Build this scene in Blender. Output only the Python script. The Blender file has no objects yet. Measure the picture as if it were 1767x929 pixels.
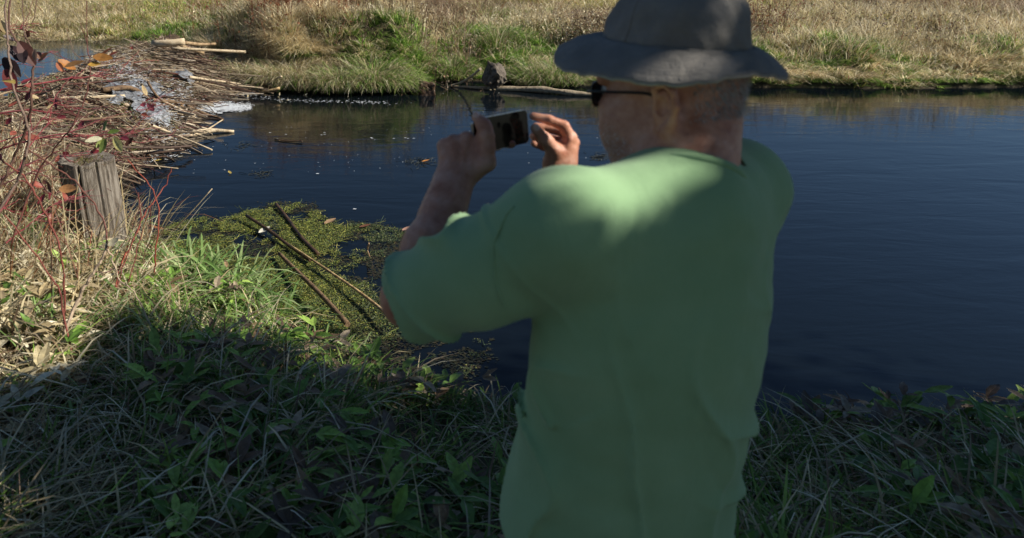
import bpy, math, random
import numpy as np
from mathutils import Vector, Matrix, noise
random.seed(5)
rng = np.random.default_rng(11)
sc = bpy.context.scene
COL = sc.collection

# ------------------------------------------------------------------ camera, sky, sun, exposure
CAM = np.array([0.0, 0.0, 2.0])
PXW, PXH, FPX, CX, CY = 1767.0, 929.0, 1300.0, 600.0, 252.0
TH = math.atan(352.0 / FPX)
FWD = np.array([0, math.cos(TH), -math.sin(TH)]); UPV = np.array([0, math.sin(TH), math.cos(TH)]); RT = np.array([1.0, 0, 0])
cd = bpy.data.cameras.new('camera'); cam = bpy.data.objects.new('camera', cd); COL.objects.link(cam)
cam.location = CAM; cam.rotation_euler = (math.pi / 2 - TH, 0, 0)
cd.sensor_width = 36; cd.lens = FPX / PXW * 36
cd.shift_x = (PXW / 2 - CX) / PXW; cd.shift_y = -(PXH / 2 - CY) / PXW
cd.clip_start = 0.05; cd.clip_end = 2000
cd.dof.use_dof = True; cd.dof.focus_distance = 5.5; cd.dof.aperture_fstop = 4.5
sc.camera = cam
SUN_EL = math.radians(37); SUN_AZ = math.radians(101)        # azimuth clockwise from +Y
SUN = np.array([math.cos(SUN_EL) * math.sin(SUN_AZ), math.cos(SUN_EL) * math.cos(SUN_AZ), math.sin(SUN_EL)])
w = bpy.data.worlds.new('World'); sc.world = w; w.use_nodes = True
nt = w.node_tree; bg = nt.nodes['Background']; sky = nt.nodes.new('ShaderNodeTexSky')
sky.sky_type = 'NISHITA'; sky.sun_disc = False; sky.sun_elevation = SUN_EL; sky.sun_rotation = SUN_AZ
sky.air_density = 1.0; sky.dust_density = 0.0; sky.ozone_density = 5.0; sky.altitude = 600
nt.links.new(sky.outputs[0], bg.inputs[0]); bg.inputs[1].default_value = 0.05
sd = bpy.data.lights.new('sun', 'SUN'); sd.energy = 5.0; sd.angle = math.radians(0.55); sd.color = (1.0, 0.94, 0.84)
so = bpy.data.objects.new('sun', sd); COL.objects.link(so)
so.rotation_euler = Vector(SUN).to_track_quat('Z', 'Y').to_euler(); so.location = (8, 0, 9)
sc.view_settings.view_transform = 'Standard'; sc.view_settings.look = 'None'; sc.view_settings.exposure = 0.58; sc.view_settings.gamma = 1.0

# ------------------------------------------------------------------ geometry of the view
def M(px, py, D):
    "point seen at photo pixel px,py at depth D"
    return CAM + D * (FWD + (px - CX) / FPX * RT + (CY - py) / FPX * UPV)
def G(px, py, z=0.0):
    "point of height z seen at that pixel"
    d = FWD + (px - CX) / FPX * RT + (CY - py) / FPX * UPV
    return CAM + d * ((z - CAM[2]) / d[2])

# ------------------------------------------------------------------ helpers
def lin(h):
    c = [int(h[i:i + 2], 16) / 255 for i in (0, 2, 4)]
    return np.array([v / 12.92 if v <= 0.04045 else ((v + 0.055) / 1.055) ** 2.4 for v in c])
def tag(o, label=None, cat=None, group=None, kind=None):
    if label: o['label'] = label
    if cat: o['category'] = cat
    if group: o['group'] = group
    if kind: o['kind'] = kind
    return o
def empty(name, loc, label, cat, group=None):
    o = bpy.data.objects.new(name, None); COL.objects.link(o); o.location = Vector(loc); o.empty_display_size = .1
    return tag(o, label, cat, group)
def mesh(name, V, F, mat=None, parent=None, cols=None, smooth=False, mats=None, midx=None):
    V = np.asarray(V, dtype=np.float32)
    if parent is not None: V = V - np.array(parent.matrix_basis.translation, dtype=np.float32)
    me = bpy.data.meshes.new(name)
    F = [f for f in F] if not isinstance(F, np.ndarray) else F
    if isinstance(F, np.ndarray):
        n = len(F); k = F.shape[1]
        me.vertices.add(len(V)); me.vertices.foreach_set('co', V.ravel())
        me.loops.add(n * k); me.loops.foreach_set('vertex_index', F.astype(np.int32).ravel())
        me.polygons.add(n); me.polygons.foreach_set('loop_start', np.arange(0, n * k, k, dtype=np.int32))
        try: me.polygons.foreach_set('loop_total', np.full(n, k, dtype=np.int32))
        except Exception: pass
        me.update(calc_edges=True)
    else:
        me.from_pydata(V.tolist(), [], F)
    if cols is not None:
        a = me.color_attributes.new('tint', 'FLOAT_COLOR', 'POINT')
        c = np.ones((len(V), 4), dtype=np.float32); c[:, :3] = cols
        a.data.foreach_set('color', c.ravel())
    if smooth: me.polygons.foreach_set('use_smooth', np.ones(len(me.polygons), dtype=bool))
    if mat: me.materials.append(mat)
    me.validate()
    o = bpy.data.objects.new(name, me); COL.objects.link(o)
    if parent is not None: o.parent = parent
    return o

class NT:
    def __init__(s, name):
        s.m = bpy.data.materials.new(name); s.m.use_nodes = True; s.t = s.m.node_tree
        s.t.nodes.clear(); s.out = s.n('ShaderNodeOutputMaterial')
    def n(s, ty, **kw):
        nd = s.t.nodes.new(ty)
        for k, v in kw.items():
            if k.startswith('i_'): nd.inputs[k[2:].replace('_', ' ')].default_value = v
            elif k.startswith('x'): nd.inputs[int(k[1:])].default_value = v
            else: setattr(nd, k, v)
        return nd
    def l(s, a, b): s.t.links.new(a, b)
    def noise(s, scale, detail=4, rough=.6, vec=None, dist=0.0, stretch=None):
        nd = s.n('ShaderNodeTexNoise'); nd.inputs['Scale'].default_value = scale; nd.inputs['Detail'].default_value = detail
        nd.inputs['Roughness'].default_value = rough; nd.inputs['Distortion'].default_value = dist
        if vec is None:
            tc = s.n('ShaderNodeTexCoord'); vec = tc.outputs['Object']
        if stretch:
            mp = s.n('ShaderNodeMapping'); mp.inputs['Scale'].default_value = stretch; s.l(vec, mp.inputs[0]); vec = mp.outputs[0]
        s.l(vec, nd.inputs['Vector']); return nd
    def ramp(s, fac, stops):
        r = s.n('ShaderNodeValToRGB'); el = r.color_ramp.elements
        while len(el) > 1: el.remove(el[-1])
        el[0].position = stops[0][0]; el[0].color = (*stops[0][1], 1)
        for p, c in stops[1:]:
            e = el.new(p); e.color = (*c, 1)
        s.l(fac, r.inputs[0]); return r
    def bump(s, h, strength=.5, dist=.01):
        b = s.n('ShaderNodeBump'); b.inputs['Strength'].default_value = strength; b.inputs['Distance'].default_value = dist
        s.l(h, b.inputs['Height']); return b
def cramp(*hexes):
    n = len(hexes); return [(i / max(1, n - 1), tuple(lin(h))) for i, h in enumerate(hexes)]
def pbr(name, hexes, scale=20, rough=.8, bump=.3, bdist=.004, stretch=None, lo=.3, hi=.7, spec=.4, detail=5, sss=0, sssr=None, bscale=None):
    N = NT(name); nz = N.noise(scale, detail, .65, stretch=stretch)
    st = cramp(*hexes); st = [(lo + (hi - lo) * p, c) for p, c in st]
    r = N.ramp(nz.outputs[0], st); b = N.n('ShaderNodeBsdfPrincipled')
    N.l(r.outputs[0], b.inputs['Base Color']); b.inputs['Roughness'].default_value = rough
    b.inputs['Specular IOR Level'].default_value = spec
    if sss:
        b.inputs['Subsurface Weight'].default_value = sss; b.inputs['Subsurface Radius'].default_value = sssr or (.8, .3, .15); b.inputs['Subsurface Scale'].default_value = .008
    if bump:
        nb = N.noise(bscale or scale * 2.2, 6, .65, stretch=stretch); bb = N.bump(nb.outputs[0], bump, bdist); N.l(bb.outputs[0], b.inputs['Normal'])
    N.l(b.outputs[0], N.out.inputs[0]); return N.m
def tint_mat(name, rough=.6, trans=.3, spec=.25, var=.25, vscale=30):
    N = NT(name); a = N.n('ShaderNodeAttribute', attribute_name='tint')
    nz = N.noise(vscale, 3); mr = N.n('ShaderNodeMapRange'); mr.inputs[1].default_value = .3; mr.inputs[2].default_value = .7
    mr.inputs[3].default_value = 1 - var; mr.inputs[4].default_value = 1 + var; N.l(nz.outputs[0], mr.inputs[0])
    mx = N.n('ShaderNodeVectorMath', operation='SCALE'); N.l(a.outputs[0], mx.inputs[0]); N.l(mr.outputs[0], mx.inputs['Scale'])
    b = N.n('ShaderNodeBsdfPrincipled'); N.l(mx.outputs[0], b.inputs['Base Color']); b.inputs['Roughness'].default_value = rough
    b.inputs['Specular IOR Level'].default_value = spec
    if trans:
        t = N.n('ShaderNodeBsdfTranslucent'); N.l(mx.outputs[0], t.inputs[0]); m = N.n('ShaderNodeMixShader'); m.inputs[0].default_value = trans
        N.l(b.outputs[0], m.inputs[1]); N.l(t.outputs[0], m.inputs[2]); N.l(m.outputs[0], N.out.inputs[0])
    else: N.l(b.outputs[0], N.out.inputs[0])
    return N.m
MAT_BLADE = tint_mat('grass_blade', .55, .33, .3, .15)
MAT_LEAF = tint_mat('leaf_skin', .5, .25, .35, .3, 60)
MAT_TWIG = tint_mat('twig_bark', .7, 0, .3, .35, 90)
MAT_STRAND = tint_mat('hair_strand', .5, .1, .4, .1)

def smooth(e0, e1, x):
    t = np.clip((x - e0) / (e1 - e0), 0, 1); return t * t * (3 - 2 * t)
def vnoise(x, y, s=1.0, seed=0):
    "cheap smooth value noise, vectorised, about 0..1"
    x = np.asarray(x, float) * s + seed * 17.3; y = np.asarray(y, float) * s + seed * 9.1
    xi = np.floor(x); yi = np.floor(y); fx = x - xi; fy = y - yi
    def h(a, b):
        v = np.sin(a * 127.1 + b * 311.7 + seed * 3.7) * 43758.5453; return v - np.floor(v)
    fx = fx * fx * (3 - 2 * fx); fy = fy * fy * (3 - 2 * fy)
    return (h(xi, yi) * (1 - fx) + h(xi + 1, yi) * fx) * (1 - fy) + (h(xi, yi + 1) * (1 - fx) + h(xi + 1, yi + 1) * fx) * fy
def fbm(x, y, s=1.0, seed=0, o=4):
    v = 0; a = .5; t = 0
    for i in range(o):
        v = v + a * vnoise(x, y, s * 2 ** i, seed + i * 5); t += a; a *= .5
    return v / t

# ------------------------------------------------------------------ ground
NX = [-60, -12, -4, -3.2, -2.6, -2.15, -1.85, -1.5, -1.15, -.65, -.2, .3, 1, 2, 6, 20, 80]
NY = [4, 5.6, 6.5, 6.4, 6.0, 5.5, 5.1, 4.82, 4.45, 4.05, 3.42, 3.05, 2.8, 2.8, 3.0, 4, 6]
FX = [-60, -9, -5.8, -3.9, -3.2, -2.5, -1.9, -1.46, -.82, 0, .72, 1.0, 1.27, 1.55, 2.15, 2.68, 3.4, 5, 8, 14, 80]
FY = [16, 13.2, 12.7, 12.7, 12.3, 11.9, 11.5, 11.05, 10.55, 10.35, 10.35, 10.5, 10.95, 11.15, 11.1, 10.8, 10.75, 10.6, 10.5, 11, 12]
def yN(x): return np.interp(x, NX, NY)
def yF(x): return np.interp(x, FX, FY)
def H(x, y):
    x = np.asarray(x, float); y = np.asarray(y, float)
    wob = .12 * (fbm(x, y, 1.6, 3) - .5)
    dn = yN(x) - y + wob; df = y - yF(x) + wob
    bed = -.45 + .15 * fbm(x, y, 1.2, 8)
    near = np.where(dn > 0, .10 * smooth(0, .15, dn) + .22 * smooth(.1, 1.3, dn) + .10 * smooth(.8, 3, dn), 0)
    near = near + np.clip(dn, 0, 1) * .10 * (fbm(x, y, 2.2, 4) - .5) + .14 * smooth(-1.4, -2.4, x) * smooth(0, .8, dn) * smooth(2.5, 1, dn)
    mound = smooth(-2.6, -1.2, x) * (1 - smooth(.75, 1.5, x))
    hgt = .32 + (.38 + .16 * (fbm(x, y, 1.3, 18, 2) - .5)) * mound; wd = 1.5 - .55 * mound + .5 * (fbm(x, y, 1.1, 19, 2) - .5)
    far = np.where(df > 0, .08 * smooth(0, .08, df) + hgt * smooth(0, 1, df / wd) + .015 * np.clip(df, 0, 40), 0)
    far = far + smooth(0, 1, df) * .42 * (fbm(x, y, 1.5, 12, 3) - .42) + smooth(0, .4, df) * .10 * (fbm(x, y, 3.2, 14) - .5)
    z = np.where(dn > 0, near, np.where(df > 0, far, 0))
    inw = (dn <= 0) & (df <= 0)
    sh = np.minimum(-dn, -df)
    z = np.where(inw, bed * smooth(0, .5, sh), z)
    return z
def grid_axis(a, b, step, far, g=1.25):
    v = list(np.arange(a, b + 1e-6, step)); s = step; x = v[-1]
    while x < far: s *= g; x += s; v.append(x)
    s = step; x = v[0]; lo = []
    while x > -far: s *= g; x -= s; lo.append(x)
    return np.array(lo[::-1] + v)
gx = grid_axis(-9, 16, .1, 600); gy = grid_axis(-1, 21, .085, 600)
X, Y = np.meshgrid(gx, gy); Z = H(X, Y); nx_, ny_ = len(gx), len(gy)
idx = np.arange(nx_ * ny_).reshape(ny_, nx_)
F = np.stack([idx[:-1, :-1], idx[:-1, 1:], idx[1:, 1:], idx[1:, :-1]], -1).reshape(-1, 4)
def ground_mat():
    N = NT('bank_soil'); nz = N.noise(3, 8, .7); r = N.ramp(nz.outputs[0], [(.3, tuple(lin('2c2618'))), (.5, tuple(lin('4a4029'))), (.62, tuple(lin('55552f'))), (.75, tuple(lin('6a5e40')))])
    b = N.n('ShaderNodeBsdfPrincipled'); N.l(r.outputs[0], b.inputs['Base Color']); b.inputs['Roughness'].default_value = .95
    n2 = N.noise(40, 8, .7); bb = N.bump(n2.outputs[0], .8, .02); N.l(bb.outputs[0], b.inputs['Normal']); N.l(b.outputs[0], N.out.inputs[0]); return N.m
g = mesh('ground', np.stack([X, Y, Z], -1).reshape(-1, 3), F, ground_mat(), smooth=True)
tag(g, 'dark soil of the creek banks and the meadow beyond', kind='structure')

# ------------------------------------------------------------------ water
def water_mat(name, deep, bumpv, spec):
    N = NT(name); b = N.n('ShaderNodeBsdfPrincipled'); b.inputs['Base Color'].default_value = (*deep, 1)
    b.inputs['Roughness'].default_value = .04; b.inputs['IOR'].default_value = 1.33; b.inputs['Specular IOR Level'].default_value = spec
    n1 = N.noise(1.3, 3, .5, stretch=(1, 3.2, 1), dist=.6); n2 = N.noise(9, 3, .55, stretch=(1, 2.5, 1), dist=.3)
    n3 = N.noise(34, 2, .5, stretch=(1, 2.2, 1))
    a = N.n('ShaderNodeMath', operation='MULTIPLY_ADD'); N.l(n2.outputs[0], a.inputs[0]); a.inputs[1].default_value = .16; N.l(n1.outputs[0], a.inputs[2])
    a2 = N.n('ShaderNodeMath', operation='MULTIPLY_ADD'); N.l(n3.outputs[0], a2.inputs[0]); a2.inputs[1].default_value = .035; N.l(a.outputs[0], a2.inputs[2])
    bb = N.bump(a2.outputs[0], bumpv, .06); N.l(bb.outputs[0], b.inputs['Normal']); N.l(b.outputs[0], N.out.inputs[0]); return N.m
WM = water_mat('creek_water', (.003, .005, .007), .08, .42)
WM2 = water_mat('pond_water', (.012, .016, .018), .05, .6)
# dam axis: crest and toe as functions of y
CYs = [5.4, 6.0, 7.0, 7.8, 9.0, 10.3, 11.6, 12.4]; CXs = [-3.1, -3.2, -3.35, -3.3, -3.2, -3.1, -2.95, -2.9]
TYs = [5.4, 5.9, 6.45, 7.2, 7.9, 8.5, 9.25, 10.0, 10.5, 11.2, 12.4]; TXs = [-2.1, -1.95, -1.95, -1.72, -1.68, -1.8, -1.8, -1.45, -1.2, -1.5, -1.9]
def crest(y): return np.interp(y, CYs, CXs)
def toe(y): return np.interp(y, TYs, TXs)
POND = .33
def dam_h(x, y):
    s = (x - crest(y)) / (toe(y) - crest(y))
    up = .50 - .55 * smooth(0, .55, -(s)) * 1.0
    dn = np.where(s > 1, -.06 - .3 * (s - 1), .50 * np.clip(1 - s, 0, 1) ** .7 - .05 * s)
    return np.where(s < 0, up, dn) + .20 * (fbm(x, y, 2.2, 21) - .5)
def sheet(name, poly_x, poly_y, z, mat):
    V = [(x, y, z) for x, y in zip(poly_x, poly_y)]
    return mesh(name, V, [tuple(range(len(V)))], mat)
ys = np.linspace(2, 18, 60)
mid = (crest(ys) * .75 + toe(ys) * .25)
wr = sheet('creek_water', list(mid) + [100, 100], list(ys) + [18, 2], 0.0, WM)
tag(wr, 'dark blue creek water rippling below the beaver dam', kind='structure')
wp = sheet('pond_water', list(mid)[::-1] + [-70, -70], list(ys)[::-1] + [2, 18], POND, WM2)
tag(wp, 'still blue pond held back above the beaver dam', kind='structure')

# ------------------------------------------------------------------ blades of grass
def blade_mesh(name, P, hgt, wid, yaw, lean, droop, cols, nseg=2, parent=None, label=None, down=None, mat=None, kind='stuff', tipc=None):
    """P roots (n,3); yaw = azimuth of lean; lean = horizontal run / length ; droop = how much the tip falls"""
    n = len(P); lv = np.linspace(0, 1, nseg + 1)
    dirv = np.stack([np.cos(yaw), np.sin(yaw)], -1); face = yaw + np.pi / 2 + rng.normal(0, .7, n)
    side = np.stack([np.cos(face), np.sin(face)], -1)
    V = []; C = []
    for i, t in enumerate(lv):
        run = (lean * t + droop * .55 * t * t)[:, None] * hgt[:, None] * dirv
        zz = hgt * (t - droop * .75 * t * t * t)
        c = np.concatenate([P[:, :2] + run, (P[:, 2] + zz)[:, None]], 1)
        if i < nseg:
            ww = (wid * (1 - .55 * t) * .5)[:, None]
            o = np.concatenate([side * ww, np.zeros((n, 1))], 1)
            V += [c - o, c + o]
        else: V += [c]
    V = np.stack(V, 1); k = V.shape[1]
    base = (np.arange(n) * k)[:, None]; T = []
    for i in range(nseg - 1):
        a = 2 * i; T += [[a, a + 1, a + 3], [a, a + 3, a + 2]]
    a = 2 * (nseg - 1); T += [[a, a + 1, a + 2]]
    Fc = (base[:, :, None] + np.array(T)[None]).reshape(-1, 3)
    CC = np.repeat(cols[:, None, :], k, 1)
    o = mesh(name, V.reshape(-1, 3), Fc, mat or MAT_BLADE, parent, CC.reshape(-1, 3))
    if parent is None: tag(o, label, kind=kind)
    elif kind: o['kind'] = kind
    return o
STRAW = np.array([lin(h) for h in ('c4b58c', 'd8cba8', 'b3a078', 'e4dabc', 'a09070', 'cbbc96')])
GREEN = np.array([lin(h) for h in ('6a8a3c', '7c9c42', '55742f', '90ac50', '9ab45a', '62803c')])
OLIVE = np.array([lin(h) for h in ('9c9a50', '8c8a46', 'aaa45a', '7e7e40', 'b0a862')])
BROWN = np.array([lin(h) for h in ('7a6450', '8d755a', '64503e', '9b8062', '6b5c4c', 'a4947c')])
RUST = np.array([lin(h) for h in ('7a4630', '8c5236', '6a3828', '9a6644', '6e4a36')])
def pick(pal, n): return pal[rng.integers(0, len(pal), n)] * rng.uniform(.75, 1.2, n)[:, None]

def view_ok(x, y, lo=-.49, hi=.93): return (x / np.maximum(y, .1) > lo) & (x / np.maximum(y, .1) < hi)

# colour zones on the far bank, photo pixel centres projected onto the bank: (px, py, radius m, kind, weight)
ZONES = []
for px, py, r, k, wgt in [(700, 115, .9, 'g', 7), (670, 140, .6, 'g', 5), (620, 110, .5, 'g', 2.5), (740, 140, .4, 'g', 4), (730, 80, .7, 'g', 3), (560, 140, .5, 'o', 3), (780, 115, .6, 'g', 4), (545, 90, 1.2, 's', 1.6), (480, 90, .9, 's', 2.2), (500, 110, .6, 'g', 3.0), (430, 90, .5, 'g', 3.0), (590, 120, .6, 'g', 3.0), (430, 60, 1.3, 's', 2.4), (640, 60, 1.2, 's', 2),
                          (600, 30, 1.6, 's', 2), (510, 22, .9, 'r', 3.5), (400, 20, .9, 'r', 1.8), (760, 40, 1.2, 'b', 3.0), (710, 25, 1.4, 'b', 2.6), (810, 35, 1.0, 'b', 2.0),
                          (795, 95, 1.1, 'g', 1.8), (860, 45, 1.1, 'g', 5.0), (900, 85, 1.0, 'g', 4.4), (960, 90, 1.1, 'g', 4.6), (930, 50, 1.3, 's', 2.0),
                          (900, 125, .8, 'g', 2.5), (1020, 60, .8, 'b', 2.4), (1000, 15, 3, 'o', 2.5), (880, 10, 3, 'o', 2.0), (200, 50, 1.4, 'g', 2.2), (110, 60, 1.4, 'o', 2.2), (310, 45, 1.5, 'g', 2.2), (250, 20, 2.5, 'o', 1.8), (120, 20, 2.5, 's', 2.4),
                          (980, 110, .9, 's', 1.2), (840, 115, .5, 's', 1.0), (1300, 100, 2, 'g', 2), (1450, 50, 3, 's', 2), (1600, 100, 2, 'g', 2), (1250, 30, 3, 'o', 2), (1700, 20, 4, 'b', 2)]:
    p = G(px, py, (.6 if px < 740 else .38) * (.6 if py > 100 else 1)); ZONES.append((p[0], p[1], r, k, wgt))
def zone_colours(x, y):
    n = len(x); W = {k: np.full(n, .35) for k in 'gsrbo'}; W['r'] *= .12; W['b'] *= .15; W['s'] *= 1.3; W['g'] *= 2.4; W['o'] *= 1.5
    for zx, zy, r, k, wgt in ZONES:
        W[k] = W[k] + wgt * np.exp(-(((x - zx) / r) ** 2 + ((y - zy) / (r * 1.2)) ** 2))
    for i, k in enumerate('gsbo'): W[k] = W[k] * (.25 + 1.6 * fbm(x, y, 1.4, 30 + i, 3) ** 1.5 * 1.6)
    Wm = np.stack([W[k] for k in 'gsrbo'], 1); Wm = np.cumsum(Wm / Wm.sum(1, keepdims=True), 1)
    tq = np.clip((fbm(x, y, 4.2, 46, 2) - .5) * 2.0 + .5, 0, .999); u = ((.5 * ((tq * 3.3) % 1.0) + .5 * rng.random(n)))[:, None]; ch = (u > Wm).sum(1)
    out = np.zeros((n, 3)); pals = [GREEN, STRAW, RUST, BROWN, OLIVE]
    for i, p in enumerate(pals):
        m = ch == i; out[m] = pick(p, int(m.sum()))
    return out, ch
def far_grass():
    # clumps give the uneven tufted look
    n = 720000
    y = 10.2 + 16 * rng.random(n) ** 1.75; x = rng.uniform(-.52, .95, n) * (y + 1)
    xe = rng.uniform(-6, 10, 150000); ye = yF(xe) + .02 + .6 * rng.random(150000) ** 1.5; x = np.concatenate([x, xe]); y = np.concatenate([y, ye]); n = len(x)
    keep = (y > yF(x) - .02 + .12 * fbm(x, y, 3, 47)) & view_ok(x, y)
    inphoto = x / y < .42
    keep &= inphoto | (rng.random(n) < .6)
    x, y = x[keep], y[keep]
    # pull blades toward tuft centres
    wx = x + .12 * (fbm(x, y, 5, 39, 2) - .5); wy = y + .12 * (fbm(x, y, 5, 40, 2) - .5); CS = .16
    ix, iy = np.floor(wx / CS), np.floor(wy / CS); cx = (ix + .2 + .6 * vnoise(ix * 1.37, iy * 1.71, 1, 41)) * CS; cy = (iy + .2 + .6 * vnoise(ix * 1.53, iy * 1.29, 1, 42)) * CS
    x = cx + (x - cx) * .72; y = cy + (y - cy) * .72
    n = len(x); z = H(x, y)
    df = y - yF(x)
    ok = z > -.02; x, y, z, df, cx, cy, ix, iy = x[ok], y[ok], z[ok], df[ok], cx[ok], cy[ok], ix[ok], iy[ok]; n = len(x)
    cols, ch = zone_colours(x + .25 * (fbm(x, y, 3, 37, 3) - .5) * 2, y + .25 * (fbm(x, y, 3, 38, 3) - .5) * 2)
    tuft = vnoise(ix * 1.13, iy * 1.31, 1, 43); big = fbm(x, y, .8, 44, 3); tuft = smooth(.15, .95, tuft) * 1.25
    h = (.08 + .22 * tuft * big * 1.7 + .07 * rng.random(n)) * (1 + .35 * (ch == 1) + .7 * (ch == 2) + .7 * (ch == 3) - .3 * (ch == 0))
    h = h * (1 + .5 * smooth(12, 22, y)) * (1 - .35 * smooth(.8, .0, df))
    out = np.arctan2(y - cy, x - cx) ; edge = smooth(.9, .1, df)
    yaw = np.where(rng.random(n) < .6 * edge + .1, -np.pi / 2 + rng.normal(0, 1.1, n), out + rng.normal(0, .5, n))
    lean = rng.uniform(.1, .9, n) + .25 * edge; droop = rng.uniform(.2, .9, n) + .3 * edge
    wid = rng.uniform(.005, .012, n) * (1 + .05 * (y - 10)) * (1 + .3 * (ch == 0))
    cols = cols * (.85 + .65 * vnoise(ix * 1.21, iy * 1.11, 1, 48))[:, None]
    blade_mesh('meadow_grass', np.stack([x, y, z - .02], 1), h, wid, yaw, lean, droop, cols, 2,
               label='mixed green and straw coloured grass covering the far bank')
far_grass()

def near_grass():
    n = 200000
    y = rng.uniform(1.2, 7.2, n); x = rng.uniform(-.62, 1.05, n) * (y + .6)
    keep = (y < yN(x) + .02 - .10 * rng.random(n)); x, y = x[keep], y[keep]
    # thin patches
    dens = fbm(x, y, 4.5, 50, 3); keep = rng.random(len(x)) < np.clip(dens * 3.2 - 1.0, .06, 1) * np.where(y < 3.2, .5, .62); x, y = x[keep], y[keep]
    # bare foot of the post
    keep = ((x + 1.56) ** 2 + (y - 4.27) ** 2 > .17 ** 2); x, y = x[keep], y[keep]
    z = H(x, y); n = len(x)
    gz = np.exp(-(((x + .75) / .55) ** 2 + ((y - 4.1) / .6) ** 2)) * 2.2 + .8 * fbm(x, y, 1.3, 51, 3) + .45 * smooth(-1.6, .2, x)
    sz = 2.0 * smooth(-.8, -1.6, x) + .7 * fbm(x, y, 2.0, 52, 3) + .2
    u = rng.random(n) * (gz + sz); isg = u < gz
    cols = np.where(isg[:, None], pick(GREEN, n) * .9, pick(STRAW, n) * 1.05) * (.65 + .6 * vnoise(np.floor(x / .17), np.floor(y / .17), 1, 56))[:, None]
    m = rng.random(n) < .12; cols[m] = pick(BROWN, int(m.sum()))
    cx = np.floor(x / .17) * .17 + .085; cy = np.floor(y / .17) * .17 + .085
    tuft = vnoise(np.floor(x / .17), np.floor(y / .17), 1, 55)
    h = (.05 + .17 * tuft + .12 * rng.random(n)) * np.where(isg, .95, 1.15) * (1 - .55 * smooth(.5, .05, yN(x) - y) * smooth(-1.7, -1.2, x))
    h *= 1 - .45 * np.exp(-(((x + 1.5) / .35) ** 2 + ((y - 3.95) / .3) ** 2))
    yaw = np.where(rng.random(n) < .65, np.arctan2(y - cy, x - cx) + rng.normal(0, .5, n), rng.uniform(0, 2 * np.pi, n))
    lean = rng.uniform(.1, 1.3, n); droop = rng.uniform(.2, 1.4, n)
    wid = np.where(isg, rng.uniform(.004, .014, n), rng.uniform(.003, .012, n)) * (1 + .35 * smooth(-.9, -1.6, x))
    blade_mesh('bank_grass', np.stack([x, y, z - .01], 1), h, wid, yaw, lean, droop, cols, 4,
               label='green and dry grass tangled over the near bank')
near_grass()

def brush():
    n = 3600; x = -2.6 + 1.45 * rng.random(n) ** 1.3; y = rng.uniform(3.2, 5.8, n); keep = (y < yN(x)) & (((x + 1.56) / .3) ** 2 + ((y - 4.2) / .45) ** 2 > 1); x, y = x[keep], y[keep]; n = len(x)
    cols = np.where((rng.random(n) < .55)[:, None], pick(STRAW, n), np.where((rng.random(n) < .5)[:, None], pick(BROWN, n), pick(RUST, n)))
    blade_mesh('dry_stalks', np.stack([x, y, H(x, y)], 1), rng.uniform(.22, .62, n), rng.uniform(.004, .010, n), rng.uniform(0, 6.28, n), rng.uniform(.1, .8, n), rng.uniform(.1, .9, n), cols, 5,
               label='tall dry stalks crowding the bank left of the wooden piling')
brush()

# ------------------------------------------------------------------ tubes, sticks, leaves
def tube_data(pts, rad, ns=6, cap=True, rough=0.0):
    P = np.array(pts, float); n = len(P); T = np.gradient(P, axis=0); T /= np.linalg.norm(T, axis=1)[:, None] + 1e-9
    ref = np.array([0, 0, 1.0]) if abs(T[0][2]) < .9 else np.array([1.0, 0, 0])
    V = []; rad = np.broadcast_to(rad, (n,)) if np.ndim(rad) == 0 else np.array(rad)
    a = np.arange(ns) / ns * 2 * np.pi
    for i in range(n):
        s = np.cross(T[i], ref); s /= np.linalg.norm(s) + 1e-9; u = np.cross(s, T[i])
        r = rad[i] * (1 + rough * rng.uniform(-1, 1, ns))
        V.append(P[i] + (np.cos(a) * r)[:, None] * s + (np.sin(a) * r)[:, None] * u)
    V = np.concatenate(V); F = []
    for i in range(n - 1):
        for j in range(ns):
            F.append((i * ns + j, i * ns + (j + 1) % ns, (i + 1) * ns + (j + 1) % ns, (i + 1) * ns + j))
    if cap: F.append(tuple(range(ns - 1, -1, -1))); F.append(tuple((n - 1) * ns + j for j in range(ns)))
    return V, F
class Bag:
    def __init__(s): s.V = []; s.F = []; s.C = []; s.n = 0
    def add(s, V, F, c=(1, 1, 1)):
        V = np.asarray(V, float); s.V.append(V); s.F += [tuple(i + s.n for i in f) for f in F]; s.n += len(V)
        c = np.asarray(c, float); s.C.append(np.broadcast_to(c, (len(V), 3)) if c.ndim == 1 else c)
    def tube(s, pts, rad, c, ns=6, rough=0.0): V, F = tube_data(pts, rad, ns, True, rough); s.add(V, F, c)
    def build(s, name, mat, parent=None, smooth=False): return mesh(name, np.concatenate(s.V), s.F, mat, parent, np.concatenate(s.C), smooth)
def spline(pts, k=5):
    "Catmull-Rom through the points"
    P = np.array(pts, float); P = np.vstack([2 * P[0] - P[1], P, 2 * P[-1] - P[-2]]); out = []
    for i in range(1, len(P) - 2):
        for t in np.arange(k) / k:
            out.append(.5 * ((2 * P[i]) + (-P[i - 1] + P[i + 1]) * t + (2 * P[i - 1] - 5 * P[i] + 4 * P[i + 1] - P[i + 2]) * t * t + (-P[i - 1] + 3 * P[i] - 3 * P[i + 1] + P[i + 2]) * t ** 3))
    out.append(P[-2]); return np.array(out)
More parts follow.
